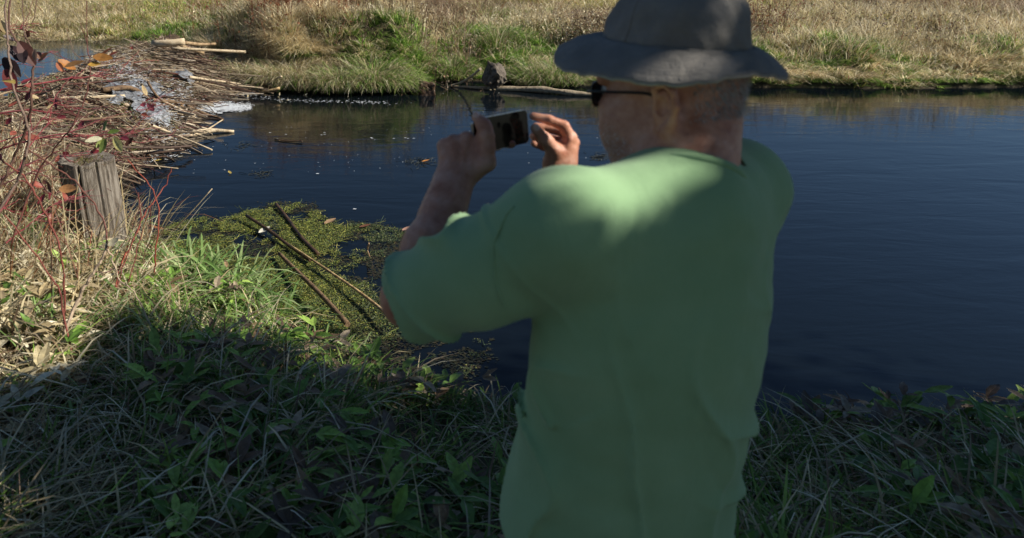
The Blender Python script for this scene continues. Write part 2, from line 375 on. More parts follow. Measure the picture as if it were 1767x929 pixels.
def leaf_data(c, size, axis, nrm, curl=.25, wid=.5, rows=5):
    "a folded, curled leaf blade with a pointed tip"
    a = np.array(axis, float); a /= np.linalg.norm(a); nn = np.array(nrm, float); nn -= a * nn.dot(a); nn /= np.linalg.norm(nn) + 1e-9; s = np.cross(a, nn)
    V = []; F = []
    for i in range(rows + 1):
        t = i / rows; ww = wid * .5 * size * math.sin(math.pi * min(1, t * .92 + .04)) ** .75 * (1 - .25 * t)
        ctr = np.array(c) + a * size * t + nn * size * curl * (t * t - .3 * t)
        lift = ww * .35
        V += [ctr - s * ww + nn * lift, ctr, ctr + s * ww + nn * lift * .7]
    for i in range(rows):
        b = 3 * i; F += [(b, b + 1, b + 4, b + 3), (b + 1, b + 2, b + 5, b + 4)]
    return np.array(V), F
def stick_pts(a, b, bend=.03, n=5):
    a = np.array(a, float); b = np.array(b, float); L = np.linalg.norm(b - a); t = np.linspace(0, 1, n)[:, None]
    off = np.cumsum(rng.normal(0, bend * L / n, (n, 3)), 0); off -= off[0] + (off[-1] - off[0]) * t
    return a + (b - a) * t + off

# low leafy weeds among the bank grass
bag = Bag(); k = 0
while k < 1500:
    y = rng.uniform(1.6, 6.2); x = rng.uniform(-.6, 1.0) * (y + .3)
    if y > yN(x) - .1 or fbm(x, y, 1.8, 95, 3) < .47: continue
    k += 1; z = float(H(x, y)); hh = rng.uniform(.02, .14); pal = GREEN if rng.random() < (.6 if x > -1 else .2) else (BROWN if x > -1 else STRAW); cc = pick(pal, 1)[0]
    for j in range(rng.integers(2, 5)):
        a = rng.uniform(0, 6.28); V, F_ = leaf_data((x, y, z + hh), rng.uniform(.04, .11), (math.cos(a), math.sin(a), rng.uniform(-.1, .7)), (0, 0, 1), rng.uniform(-.6, .2), .45, 3); bag.add(V, F_, cc * rng.uniform(.8, 1.2))
o = bag.build('leafy_weeds', MAT_LEAF); tag(o, 'low broad leaved weeds scattered through the near bank grass', kind='stuff')

# ------------------------------------------------------------------ beaver dam
dam = empty('beaver_dam', (-2.6, 8.5, 0), 'beaver dam of pale tangled sticks holding back the pond at left', 'beaver dam')
dy = np.linspace(5.2, 12.5, 150); ds = np.linspace(-.9, 1.25, 46)
DY, DS = np.meshgrid(dy, ds, indexing='ij'); DXx = crest(DY) + DS * (toe(DY) - crest(DY)); DZ = dam_h(DXx, DY) + .05 * (fbm(DXx, DY, 14, 61, 3) - .5)
ii = np.arange(DY.size).reshape(DY.shape)
Fd = np.stack([ii[:-1, :-1], ii[1:, :-1], ii[1:, 1:], ii[:-1, 1:]], -1).reshape(-1, 4)
mud = pbr('dam_mud', ('241c14', '3a2e20', '56452f', '43351f'), 9, .85, .9, .03)
mesh('mud_core', np.stack([DXx, DY, DZ], -1).reshape(-1, 3), Fd, mud, dam, smooth=True)
STK = np.array([lin(h) for h in ('b3a088', '8c7a64', 'c8b8a0', '7d6c5a', '5a4a3e', '7d7060', 'a59680', '5a463a', '6b5040', '6b4438', 'c2ae90', '9a8468')])
def dam_stick(i, big):
    while True:
        r_ = dam_stick_(i, big); mx = (r_[0][0] + r_[1][0]) / 2; my = (r_[0][1] + r_[1][1]) / 2
        if all(((mx - a) / (.7 * c)) ** 2 + ((my - b) / (.8 * d)) ** 2 > 1 for a, b, c, d in CASC) or rng.random() < .5: return r_
CASC = [(*G(238, 152, .40)[:2], .42, .95), (*G(313, 140, .26)[:2], .17, .45), (*G(268, 194, .24)[:2], .18, .28)]
def dam_stick_(i, big):
    y = rng.uniform(5.7, 12.0) if rng.random() < .6 else rng.uniform(6.3, 11.2)
    s = rng.uniform(-.15, 1.0); x = crest(y) + s * (toe(y) - crest(y))
    z = float(dam_h(x, y)) + rng.uniform(-.01, .07)
    L = rng.uniform(.35, 1.1) if big else rng.uniform(.10, .45)
    if big and y > 9.6: L *= 1.25
    az = rng.normal(-.38, .50) if rng.random() < .66 else rng.uniform(-3.14, 3.14)
    if y > 9.6: az = rng.normal(-.18, .32) if rng.random() < .85 else az
    d = np.array([math.cos(az), math.sin(az)]); a = np.array([x, y]) - d * L * .5; b = np.array([x, y]) + d * L * .5
    def hz(p):
        return max(float(dam_h(p[0], p[1])), -.03)
    za, zb = z + .5 * (hz(a) - z) + rng.normal(0, .06), z + .7 * (hz(b) - z) + abs(rng.normal(0, .07))
    if a[0] < crest(a[1]): za = max(za, POND + .0)
    r = rng.uniform(.005, .013) if big else rng.uniform(.0025, .006)
    if big and rng.random() < .12: r = rng.uniform(.014, .024)
    return (a[0], a[1], za), (b[0], b[1], zb), r
bag = Bag()
for i in range(280):
    a, b, r = dam_stick(i, True); b1 = Bag(); c = STK[rng.integers(0, len(STK))] * rng.uniform(.55, 1.1)
    b1.tube(stick_pts(a, b, .05, 5), [r * q for q in (1, .95, .9, .75, .5)], c, 6, .12); b1.build('stick', MAT_TWIG, dam)
for i in range(5200):
    a, b, r = dam_stick(i, i % 4 == 0); r *= .8; c = STK[rng.integers(0, len(STK))] * rng.uniform(.3, 1.0)
    bag.tube(stick_pts(a, b, .07, 3), [r, r * .9, r * .5], c, 3)
o = bag.build('twig_tangle', MAT_TWIG, dam); o['kind'] = 'stuff'
bag = Bag(); LEAFC = np.array([lin(h) for h in ('6a4a38', '8a6448', '5a3430', 'a88a68', '4a3028', '7a3a38', 'c0a888', '937a5a', 'd2c2a8')])
for i in range(2600):
    y = rng.uniform(5.5, 12.0); s = rng.uniform(-.3, .95) ** 1.0; x = crest(y) + s * (toe(y) - crest(y)); z = max(float(dam_h(x, y)), POND if s < 0 else 0) + rng.uniform(.01, .06)
    V, F_ = leaf_data((x, y, z), rng.uniform(.03, .085), rng.normal(0, 1, 3) * (1, 1, .4), rng.normal(0, .5, 3) + (0, 0, 1), rng.uniform(-.4, .5), .55, 3); bag.add(V, F_, LEAFC[rng.integers(0, len(LEAFC))])
o = bag.build('fallen_leaves', MAT_LEAF, dam); o['kind'] = 'stuff'
# a few straggling grass tufts growing in the dam
n = 9000; y = rng.uniform(5.4, 12.1, n); s = rng.uniform(-.25, .9, n); keep = fbm(crest(y) + s, y, 2.2, 66, 3) > .55; keep |= (y < 6.9) & (rng.random(n) < .5)
y, s = y[keep], s[keep]; x = crest(y) + s * (toe(y) - crest(y)); n = len(y)
blade_mesh('dry_grass', np.stack([x, y, dam_h(x, y)], 1), rng.uniform(.06, .2, n), rng.uniform(.003, .007, n), rng.uniform(0, 6.28, n), rng.uniform(.3, 1.2, n), rng.uniform(.3, 1.2, n),
           np.where((rng.random(n) < .3)[:, None], pick(GREEN, n), pick(STRAW, n)), 3, parent=dam)

def cyl_log(name, pts, rad, mat, label, cat, ns=10, rough=.06, group=None, ends=True):
    V, F_ = tube_data(pts, rad, ns, True, rough); o = mesh(name, V, F_, mat); tag(o, label, cat, group)
    for p in o.data.polygons: p.use_smooth = len(p.vertices) == 4
    return o
WOOD_PALE = pbr('weathered_pale_wood', ('8f7c62', 'b5a182', 'cdbb9c', '77644c'), 14, .8, .7, .006, stretch=(1, 1, 1))
WOOD_BARK = pbr('peeling_bark', ('5a4634', '8b7355', 'a8906e', '46362a'), 16, .85, .8, .008)
WOOD_DARK = pbr('wet_dark_wood', ('1e1610', '3a2a1c', '55402b', '2a1e14'), 18, .5, .8, .006)
WOOD_TAN = pbr('tan_wood', ('a58a5c', 'c4a878', '7e6442', 'd8c398'), 18, .75, .6, .004)  # tan is the wood's own colour
WOOD_BROWN = pbr('brown_bark', ('3c2c20', '5f4a36', '7d6448', '33261c'), 22, .85, .9, .008)
WOOD_SHORE = pbr('grey_shore_wood', ('5e5242', '8a7b64', 'a2937a', '4c4236'), 10, .85, 1, .012)
def pp(px, py, z): return G(px, py, z)
cyl_log('log', spline([pp(264, 76, .60), pp(290, 75, .62), pp(319, 72, .64)], 3), .052, WOOD_PALE, 'short thick pale log lying on top of the beaver dam', 'log')
cyl_log('pole', spline([pp(316, 74, .58), pp(345, 77, .52), pp(372, 76, .5)], 3), [.028] * 3 + [.025] * 2 + [.02] * 2, WOOD_BARK, 'brown pole lying just right of the thick pale log', 'pole')
cyl_log('pole', spline([pp(296, 84, .52), pp(340, 86, .5), pp(385, 88, .47), pp(424, 90, .44)], 3), .022, WOOD_PALE, 'long straight pale pole reaching from the dam to the far bank', 'pole')
cyl_log('pole', spline([pp(303, 74, .6), pp(325, 84, .5), pp(352, 92, .42)], 3), .022, WOOD_BARK, 'bent pole crossing beneath the short thick log on the dam', 'pole')
cyl_log('branch', spline([pp(176, 156, .46), pp(225, 152, .44), pp(262, 172, .30), pp(310, 178, .18), pp(352, 196, .04), pp(385, 206, .01)], 4), np.linspace(.030, .012, 21), WOOD_BROWN, 'thick curved bare branch arching over the white water on the dam', 'branch')
cyl_log('branch', spline([pp(255, 142, .45), pp(266, 160, .38), pp(282, 176, .28), pp(300, 184, .22)], 4), np.linspace(.016, .008, 13), WOOD_BROWN, 'thin brown branch forking off beside the white water', 'branch')
cyl_log('branch', spline([pp(255, 214, .24), pp(300, 232, .12), pp(366, 259, .02)], 4), np.linspace(.016, .008, 9), WOOD_PALE, 'pale branch pointing over the creek from the foot of the dam', 'branch')
cyl_log('branch', spline([pp(320, 236, .04), pp(350, 228, .03), pp(384, 207, .12)], 4), np.linspace(.014, .006, 9), WOOD_PALE, 'slim pale twig tip rising from the water beside the dam', 'branch')
cyl_log('plank', spline([pp(330, 232, .03), pp(362, 226, .03), pp(404, 227, .012)], 4), np.linspace(.04, .014, 9), WOOD_PALE, 'bleached driftwood spike floating at the toe of the dam', 'driftwood')
cyl_log('branch', spline([pp(326, 133, .3), pp(360, 138, .22), pp(420, 146, .12), pp(455, 152, .04)], 4), np.linspace(.02, .01, 13), WOOD_PALE, 'long pale branch on the dam ending at the far bank edge', 'branch')
cyl_log('branch', spline([pp(448, 160, .03), pp(464, 157, .08), pp(483, 152, .12)], 3), .018, WOOD_TAN, 'short peeled branch lying at the waterline below the grassy mound', 'branch')
cyl_log('branch', spline([pp(458, 145, .12), pp(470, 139, .18), pp(486, 132, .26)], 3), .013, WOOD_PALE, 'short pale branch slanting up into the shaded mound', 'branch')
cyl_log('branch', spline([pp(97, 170, .46), pp(150, 168, .44), pp(215, 166, .40)], 4), .016, WOOD_PALE, 'straight grey branch lying level across the dam crest', 'branch')
# log drifting along the far shore, stick and broken slab in the recess
cyl_log('log', spline([pp(770, 149, .0), pp(830, 152, .02), pp(900, 154, .035), pp(948, 156, .05), pp(985, 161, .03), pp(1045, 165, .02), pp(1110, 168, -.01)], 4), np.concatenate([np.linspace(.012, .040, 9), np.linspace(.045, .026, 16)]) * (1 + .18 * np.sin(np.arange(25) * 1.3)), WOOD_SHORE,
        'long bleached log floating along the far shore', 'log', 10, .08)
cyl_log('branch', spline([pp(775, 149, .01), pp(795, 143, .08), pp(815, 131, .25), pp(829, 119, .45)], 4), np.linspace(.015, .018, 13), WOOD_PALE, 'thin arched bare branch leaning against the far bank', 'branch')

# foam and white water
foam = NT('foam'); b_ = foam.n('ShaderNodeBsdfPrincipled'); b_.inputs['Base Color'].default_value = (.75, .78, .8, 1); b_.inputs['Roughness'].default_value = .35; foam.l(b_.outputs[0], foam.out.inputs[0])
def flecks(name, P, R, mat, label=None, ns=6, squash=.45, cols=None, parent=None, zr=.002, tilt=0.0):
    n = len(P); a = np.arange(ns) / ns * 2 * np.pi
    rr = R[:, None] * rng.uniform(.6, 1.2, (n, ns)); ca = rng.uniform(0, 6.28, n)[:, None]
    x = P[:, :1] + rr * np.cos(a + ca); y = P[:, 1:2] + rr * np.sin(a + ca) * squash; z = P[:, 2:3] + rng.uniform(0, zr, (n, 1)) + np.zeros((n, ns))
    if tilt: z = z + (rr * np.cos(a + ca)) * rng.normal(0, tilt, (n, 1)) + rr * np.sin(a + ca) * rng.normal(0, tilt, (n, 1))
    V = np.stack([x, y, z], -1).reshape(-1, 3)
    Fc = (np.arange(n) * ns)[:, None, None] + np.array([[0, i, i + 1] for i in range(1, ns - 1)])[None]
    c = None if cols is None else np.repeat(cols, ns, 0)
    o = mesh(name, V, Fc.reshape(-1, 3), mat, parent, c)
    if label: tag(o, label, kind='stuff')
    return o
fl = []
def streak(px0, py0, px1, py1, n, spread, s0=.03, s1=.008):
    for _ in range(n):
        t = rng.random() ** 1.3; px = px0 + (px1 - px0) * t; py = py0 + (py1 - py0) * t + rng.normal(0, spread * (1 - .4 * t)); p = G(px, py, .006)
        fl.append((p[0], p[1], .006 + rng.random() * .03 * (1 - t), (s0 + (s1 - s0) * t) * rng.uniform(.4, 1.2)))
streak(345, 166, 455, 160, 1100, 2.2, .055, .012); streak(335, 187, 435, 185, 2300, 4.6, .06, .010); streak(300, 175, 350, 172, 300, 5, .05, .03); streak(340, 178, 400, 176, 160, 3, .03, .008)
streak(285, 237, 350, 226, 700, 2.6, .04, .012); streak(395, 180, 440, 181, 60, 2, .02, .008); streak(330, 200, 372, 196, 160, 3, .03, .008)
streak(225, 274, 300, 268, 120, 2, .022, .010); streak(250, 282, 330, 262, 60, 3, .02, .01)
for _ in range(230):                                              # line of bubbles drifting across
    px = 425 + 260 * rng.random(); p = G(px, 171 + 6 * (px - 425) / 215 + rng.normal(0, 1.6) - 3 * (px < 470), .004); fl.append((p[0], p[1], .004, rng.uniform(.006, .018)))
for _ in range(170):
    p = G(rng.uniform(330, 1300), rng.uniform(162, 300), .004); fl.append((p[0], p[1], .004, rng.uniform(.003, .010)))
for px, py in [(555, 233), (560, 232), (640, 238), (642, 239), (680, 239), (700, 238), (704, 239), (714, 239), (560, 229), (493, 232), (466, 229), (548, 300), (612, 361)]:
    p = G(px, py, .004); fl.append((p[0], p[1], .004, .016))
for px0, py0, sx, sy, m_, dz in [(240, 153, 30, 13, 1500, .09), (312, 141, 12, 8, 350, .07), (268, 192, 14, 8, 350, .07), (210, 143, 14, 6, 300, .09), (285, 175, 14, 6, 260, .06)]:
    for _ in range(m_):                                           # broken white water running down through the sticks
        p = G(px0 + rng.normal(0, sx), py0 + rng.normal(0, sy), .33); z = max(float(dam_h(p[0], p[1])), 0) + dz + rng.uniform(-.02, .06); fl.append((p[0], p[1], z, rng.uniform(.004, .022)))
fl = np.array(fl); flecks('foam', fl[:, :3], fl[:, 3], foam.m, 'white foam and bubbles drifting from the dam over the creek')
def white_water():
    N = NT('tumbling_water'); b = N.n('ShaderNodeBsdfPrincipled'); nz = N.noise(22, 6, .7, dist=.8, stretch=(.45, 1, 1))
    r = N.ramp(nz.outputs[0], [(.36, (.06, .06, .06)), (.48, (.13, .135, .14)), (.57, (.22, .23, .25)), (.74, (.6, .63, .66))]); N.l(r.outputs[0], b.inputs['Base Color']); b.inputs['Roughness'].default_value = .3
    bb = N.bump(nz.outputs[0], .7, .03); N.l(bb.outputs[0], b.inputs['Normal']); N.l(b.outputs[0], N.out.inputs[0]); return N.m
WW = white_water()
def cascade(cx, cy, rx, ry, label):
    k = 60; u = np.linspace(-1, 1, k); A, B = np.meshgrid(u, u, indexing='ij'); R = np.sqrt(A * A + B * B)
    lim = .72 + .28 * vnoise(np.arctan2(A, B) * 1.7 + 9, R * 0 + cx * 7, 1.5, 71)
    x = cx + A * rx; y = cy + B * ry; z = dam_h(x, y) + .05 + .09 * (1 - R * R) + .10 * (fbm(x, y, 9, 72, 4) - .4)
    iid = np.arange(k * k).reshape(k, k); Fq = []
    for i in range(k - 1):
        for j in range(k - 1):
            if R[i, j] < lim[i, j] and vnoise(x[i, j] * 9, y[i, j] * 3.6, 1, 77) > .18 + .28 * R[i, j]: Fq.append((iid[i, j], iid[i + 1, j], iid[i + 1, j + 1], iid[i, j + 1]))
    o = mesh('white_water', np.stack([x, y, z], -1).reshape(-1, 3), Fq, WW, smooth=True); tag(o, label, kind='stuff'); return o
p = G(238, 152, .40); cascade(p[0], p[1], .42, .95, 'glistening white water tumbling over the middle of the dam')
p = G(313, 140, .26); cascade(p[0], p[1], .17, .45, 'small white cascade running through the sticks beside the far bank')
p = G(268, 194, .24); cascade(p[0], p[1], .18, .28, 'little patch of white water among sticks below the big cascade')

# ------------------------------------------------------------------ wooden piling
post = empty('wooden_piling', (-1.56, 4.27, .15), 'thick weathered grey wooden piling with a mossy top in the near bank', 'post')
def post_mat():
    N = NT('weathered_piling'); nz = N.noise(9, 8, .7, stretch=(5, 5, .45)); r = N.ramp(nz.outputs[0], [(.3, tuple(lin('2c2620'))), (.45, tuple(lin('645a4e'))), (.6, tuple(lin('8f867a'))), (.75, tuple(lin('55514a')))])
    b = N.n('ShaderNodeBsdfPrincipled'); N.l(r.outputs[0], b.inputs['Base Color']); b.inputs['Roughness'].default_value = .88
    n2 = N.noise(22, 8, .75, stretch=(6, 6, .3)); bb = N.bump(n2.outputs[0], 1, .012); N.l(bb.outputs[0], b.inputs['Normal']); N.l(b.outputs[0], N.out.inputs[0]); return N.m
ns, nr = 96, 30; V = []; F_ = []
ang = np.arange(ns) / ns * 2 * np.pi
crk = np.zeros(ns)
for c0, wd_, dp in [(4.12, .030, .03), (4.80, .030, .045), (4.95, .02, .012), (3.75, .06, .03), (5.42, .02, .022), (5.8, .03, .02), (4.42, .012, .009), (4.62, .012, .008), (1.0, .04, .03), (2.2, .04, .03), (3.3, .05, .03), (5.15, .012, .010), (5.28, .012, .006), (3.98, .012, .01)]:
    crk = crk + dp * np.exp(-((ang - c0) / wd_) ** 2)
for j in range(nr + 1):
    t = j / nr; z = -.05 + .66 * t
    r0 = .160 + .010 * (1 - t) + .006 * np.sin(3 * ang + 1) + .004 * np.sin(7 * ang)
    wob = .35 + .65 * vnoise(ang * 4, np.full(ns, t * 2.0), 1, 80); rr = r0 - crk * (.35 + .65 * t) * wob * 1.2 - .004 * vnoise(ang * 30, np.full(ns, t * 1.3), 1, 81)
    cxo = -1.53 + .05 * (1 - t) - .02; top = (.02 * vnoise(ang * 3, ang * 0, 1, 83) if j == nr else 0)
    V.append(np.stack([cxo + rr * np.cos(ang), 4.27 + rr * np.sin(ang), .15 + z + top + 0 * ang], -1))
V = np.concatenate(V); F_ = [(j * ns + i, j * ns + (i + 1) % ns, (j + 1) * ns + (i + 1) % ns, (j + 1) * ns + i) for j in range(nr) for i in range(ns)]
V = np.vstack([V, [[-1.53 - .02, 4.27, .15 + .585]]]); F_ += [(nr * ns + i, nr * ns + (i + 1) % ns, len(V) - 1) for i in range(ns)]
mesh('shaft', V, F_, post_mat(), post, smooth=False)
n = 700; a = rng.uniform(0, 6.28, n); r = .165 * np.sqrt(rng.random(n)); P = np.stack([-1.55 + r * np.cos(a), 4.27 + r * np.sin(a), np.full(n, .745)], 1)
blade_mesh('moss_cap', P, rng.uniform(.01, .05, n), rng.uniform(.002, .004, n), rng.uniform(0, 6.28, n), rng.uniform(.2, 1.2, n), rng.uniform(.2, 1.2, n),
           np.where((rng.random(n) < .45)[:, None], pick(OLIVE, n) * .5, pick(BROWN, n) * .9), 3, parent=post)

# ------------------------------------------------------------------ stones / stumps at the far shore
def rock(name, c, rad, mat, label, cat, seed, flat=False):
    import bmesh
    bm = bmesh.new(); bmesh.ops.create_icosphere(bm, subdivisions=4, radius=1)
    for v in bm.verts:
        p = v.co.copy(); d = noise.fractal(p * 1.3 + Vector((seed, 0, 0)), .8, 2.1, 6) * .22
        mxn = max(abs(p.x), abs(p.y), abs(p.z)); p = p / mxn * .62 + p * .18
        v.co = Vector((p.x * rad[0], p.y * rad[1], p.z * rad[2])) * (1 + d)
    me = bpy.data.meshes.new(name); bm.to_mesh(me); bm.free(); me.materials.append(mat)
    o = bpy.data.objects.new(name, me); COL.objects.link(o); o.location = Vector(c); tag(o, label, cat); return o
STONE = pbr('grey_stone', ('26221e', '484036', '6a6054', '1e1a16'), 7, .85, .7, .02)
p = G(852, 126, .22); o = rock('boulder', p + (0, -.06, -.03), (.14, .22, .165), STONE, 'grey brown angular boulder jutting from the far bank', 'rock', 3.3); o.rotation_euler = (.5, .55, .3)
p = G(735, 160, 0); o = rock('stump', p + (0, -.12, .05), (.13, .11, .15), WOOD_DARK, 'dark wet stump poking out of the creek near the far bank', 'stump', 9.1)

# ------------------------------------------------------------------ floating mats, poles and leaves of the near shore
def poly_in(px, py, poly):
    inside = np.zeros(len(px), bool); j = len(poly) - 1
    for i in range(len(poly)):
        xi, yi = poly[i]; xj, yj = poly[j]
        c = ((yi > py) != (yj > py)) & (px < (xj - xi) * (py - yi) / (yj - yi + 1e-9) + xi); inside ^= c; j = i
    return inside
POLY = [tuple(G(a, b, 0)[:2]) for a, b in [(272, 404), (300, 388), (350, 376), (372, 379), (400, 374), (440, 362), (478, 350), (545, 352), (556, 372), (580, 385), (640, 388), (700, 398), (760, 440), (860, 600), (760, 700), (560, 700), (440, 560), (330, 470), (250, 440)]]
n = 560000; x = rng.uniform(-1.5, 1.2, n); y = rng.uniform(2.5, 6.0, n); keep = poly_in(x, y, POLY)
x, y = x[keep], y[keep]; dens = fbm(x, y, 3.2, 90, 5); fine = fbm(x, y, 16, 91, 3)
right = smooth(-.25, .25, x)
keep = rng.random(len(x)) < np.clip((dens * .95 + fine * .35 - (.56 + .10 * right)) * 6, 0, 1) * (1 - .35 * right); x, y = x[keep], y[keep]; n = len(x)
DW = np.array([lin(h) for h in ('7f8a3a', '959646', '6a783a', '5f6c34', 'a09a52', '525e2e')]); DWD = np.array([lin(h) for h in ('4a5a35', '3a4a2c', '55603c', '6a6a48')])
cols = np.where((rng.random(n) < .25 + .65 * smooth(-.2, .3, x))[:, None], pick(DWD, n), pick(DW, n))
MAT_WEED = tint_mat('duckweed', .5, .1, .4, .2, 40)
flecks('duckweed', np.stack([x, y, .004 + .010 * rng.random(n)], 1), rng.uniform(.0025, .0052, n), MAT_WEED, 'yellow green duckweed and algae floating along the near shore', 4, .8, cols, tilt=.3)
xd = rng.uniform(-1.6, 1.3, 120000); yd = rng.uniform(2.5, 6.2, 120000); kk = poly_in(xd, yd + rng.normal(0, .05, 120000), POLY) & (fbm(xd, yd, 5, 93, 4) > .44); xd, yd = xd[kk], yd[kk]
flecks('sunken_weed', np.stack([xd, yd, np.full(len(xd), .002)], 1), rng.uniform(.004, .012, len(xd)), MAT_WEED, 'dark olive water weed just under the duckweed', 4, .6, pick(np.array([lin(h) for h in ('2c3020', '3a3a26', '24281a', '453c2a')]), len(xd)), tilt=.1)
bag = Bag()
for i in range(2200):
    k = rng.integers(0, n); p = np.array([x[k], y[k], .006]); az = rng.uniform(0, 6.28); L = rng.uniform(.03, .14)
    bag.tube(stick_pts(p, p + L * np.array([math.cos(az), math.sin(az), rng.uniform(0, .25)]), .2, 4), .0014, cols[k] * rng.uniform(.2, 1.0), 3)
o = bag.build('pond_weed', MAT_WEED); tag(o, 'thin strands of dark water weed poking through the duckweed', kind='stuff')
cyl_log('pole', spline([pp(425, 372, .06), pp(470, 402, .04), pp(500, 425, .035), pp(535, 450, .03)], 5), np.linspace(.012, .010, 16), WOOD_DARK, 'dark wet pole slanting through the duckweed, its top end nearest the piling', 'pole')
cyl_log('pole', spline([pp(500, 423, .05), pp(560, 463, .05), pp(625, 508, .06), pp(690, 560, .08)], 5), np.linspace(.007, .010, 16), WOOD_TAN, 'long thin tan pole lying across the duckweed', 'pole')
cyl_log('pole', spline([pp(476, 352, .03), pp(495, 376, .02), pp(520, 410, .02), pp(550, 440, .015)], 5), np.linspace(.012, .014, 16), WOOD_DARK, 'short dark half sunken pole farthest out in the duckweed', 'pole')
cyl_log('pole', spline([pp(482, 438, .05), pp(510, 466, .07), pp(555, 510, .10), pp(600, 560, .12)], 5), np.linspace(.012, .015, 16), WOOD_BROWN, 'mossy brown pole half buried in the grass at the near shore', 'pole')
cyl_log('branch', spline([pp(299, 398, .18), pp(330, 366, .32), pp(366, 326, .48)], 4), np.linspace(.006, .003, 9), WOOD_PALE, 'straight thin pale stick rising over the water right of the piling', 'branch')
cyl_log('branch', spline([pp(638, 444, .02), pp(634, 430, .06), pp(637, 420, .12)], 3), .005, WOOD_BARK, 'tiny brown stick standing up from the dark weed', 'branch')

def leaf_thing(px, py, z, size, hexc, label, az=None, name='leaf', group=None):
    p = G(px, py, z); az = rng.uniform(0, 6.28) if az is None else az
    V, F_ = leaf_data(p, size, (math.cos(az), math.sin(az), .05), (0.1, .1, 1), .2, .6, 5)
    o = mesh(name, V, F_, MAT_LEAF, None, np.tile(lin(hexc), (len(V), 1))); tag(o, label, 'leaf', group); return o
leaf_thing(728, 279, .008, .075, 'c98a4a', 'orange leaf floating alone in mid creek left of the phone', 0.2)
leaf_thing(481, 243, .008, .05, 'b8a070', 'small tan leaf floating left of the dark drifting twig', 0.0)
leaf_thing(398, 300, .008, .06, 'a8944e', 'yellow leaf floating off the foot of the dam', 2.0)
leaf_thing(560, 386, .02, .10, 'a88a6a', 'pale brown curled leaf on the outer edge of the duckweed', .6)
leaf_thing(620, 392, .015, .085, '7a5240', 'reddish brown leaf at the dark edge of the weed', .1)
leaf_thing(447, 402, .03, .10, 'd8d4c4', 'white bleached leaf beside the dark pole in the duckweed', .8)
leaf_thing(283, 396, .02, .11, '8a5a38', 'brown leaf at the waterline right of the piling', 3.0)
leaf_thing(267, 278, .01, .07, 'c0a850', 'yellow leaf floating at the foot of the dam above the piling', .2)
leaf_thing(694, 398, .02, .08, 'b08a78', 'pinkish brown leaf in the weed beside the left forearm', .5)
leaf_thing(305, 272, .01, .06, 'd0c8b0', 'pale leaf floating among foam at the dam foot', .2)
cyl_log('twig', spline([pp(474, 241, .01), pp(500, 244, .01), pp(519, 243, .02), pp(521, 246, .01)], 3), .007, WOOD_DARK, 'short dark twig drifting in the creek', 'twig')
bag = Bag()
for px0, py0, sx, m_ in [(727, 280, 14, 60), (452, 300, 8, 30), (1035, 270, 10, 40), (415, 252, 10, 25)]:
    for i in range(m_):
        p = G(px0 + rng.normal(0, sx), py0 + rng.normal(0, sx * .35), .004); az = rng.uniform(0, 6.28); L = rng.uniform(.03, .09)
        bag.tube(stick_pts(p, p + L * np.array([math.cos(az), math.sin(az), rng.uniform(0, .15)]), .2, 3), .002, lin('3a3c34'), 3)
o = bag.build('drifting_weed', MAT_WEED); tag(o, 'small dark clumps of weed drifting on the open creek', kind='stuff')

# ------------------------------------------------------------------ weeds and shrubs of the far bank
def weed_stand(px, py, z, rx, ry, hgt, nst, pal, leafpal, label, name='weed_clump', lf=9):
    c = G(px, py, z); base = empty(name, (c[0], c[1], float(H(c[0], c[1]))), label, 'plant')
    st = Bag(); lv = Bag()
    for i in range(nst):
        x0 = c[0] + rng.normal(0, rx * .5); y0 = c[1] + rng.normal(0, ry * .5); z0 = float(H(x0, y0)); h = hgt * rng.uniform(.55, 1.1)
        ln = rng.normal(0, .16, 2) * h; pts = [(x0, y0, z0 - .02), (x0 + ln[0] * .3, y0 + ln[1] * .3, z0 + h * .5), (x0 + ln[0], y0 + ln[1], z0 + h)]
        cc = pick(pal, 1)[0]; st.tube(pts, [.005, .004, .002], cc, 3)
        for k in range(3):
            t = rng.uniform(.35, .9); q = np.array(pts[0]) * (1 - t) + np.array(pts[2]) * t; d = np.array([rng.normal(0, 1), rng.normal(0, 1), 1.2]); d = d / np.linalg.norm(d) * h * rng.uniform(.12, .3)
            st.tube([q, q + d], [.003, .0015], cc, 3)
        for k in range(lf):
            t = rng.uniform(.25, 1.05); q = np.array(pts[0]) * (1 - t) + np.array(pts[2]) * t + rng.normal(0, .05, 3)
            V, F_ = leaf_data(q, rng.uniform(.02, .05), rng.normal(0, 1, 3), rng.normal(0, 1, 3), .2, .6, 2); lv.add(V, F_, pick(leafpal, 1)[0])
    a = st.build('stems', MAT_TWIG, base); a['kind'] = 'stuff'; b = lv.build('leaves', MAT_LEAF, base); b['kind'] = 'stuff'
weed_stand(510, 45, .7, 1.1, 1.0, .62, 190, RUST, RUST, 'rust red dead weeds standing above the grassy mound')
weed_stand(405, 45, .5, .8, 1.0, .45, 60, RUST, STRAW, 'brownish weeds at the left end of the grassy mound')
weed_stand(765, 75, .5, 1.1, 1.3, .6, 90, BROWN, BROWN, 'tall grey brown dead weeds right of the grassy mound')
weed_stand(700, 45, .7, 1.1, 1.6, .6, 50, BROWN, STRAW, 'pale brown seed stalks behind the grassy mound')
weed_stand(1022, 82, .35, .55, .6, .42, 90, BROWN, np.vstack([BROWN, STRAW]), 'rounded brown bush in the meadow left of the hat', 'bush', 26)
weed_stand(925, 62, .45, .9, .5, .35, 70, STRAW, STRAW, 'tan grass hummock in the middle of the meadow', 'bush', 18)
weed_stand(1290, 60, .45, .9, 1.0, .7, 100, BROWN, RUST, 'brown weeds in the meadow right of the hat')
weed_stand(1560, 70, .45, .9, 1.0, .6, 100, STRAW, BROWN, 'straw coloured weeds at the far right of the meadow')
weed_stand(120, 25, .5, 2.0, 1.4, .9, 140, STRAW, OLIVE, 'tall straw reeds beyond the pond at upper left', 'reeds')
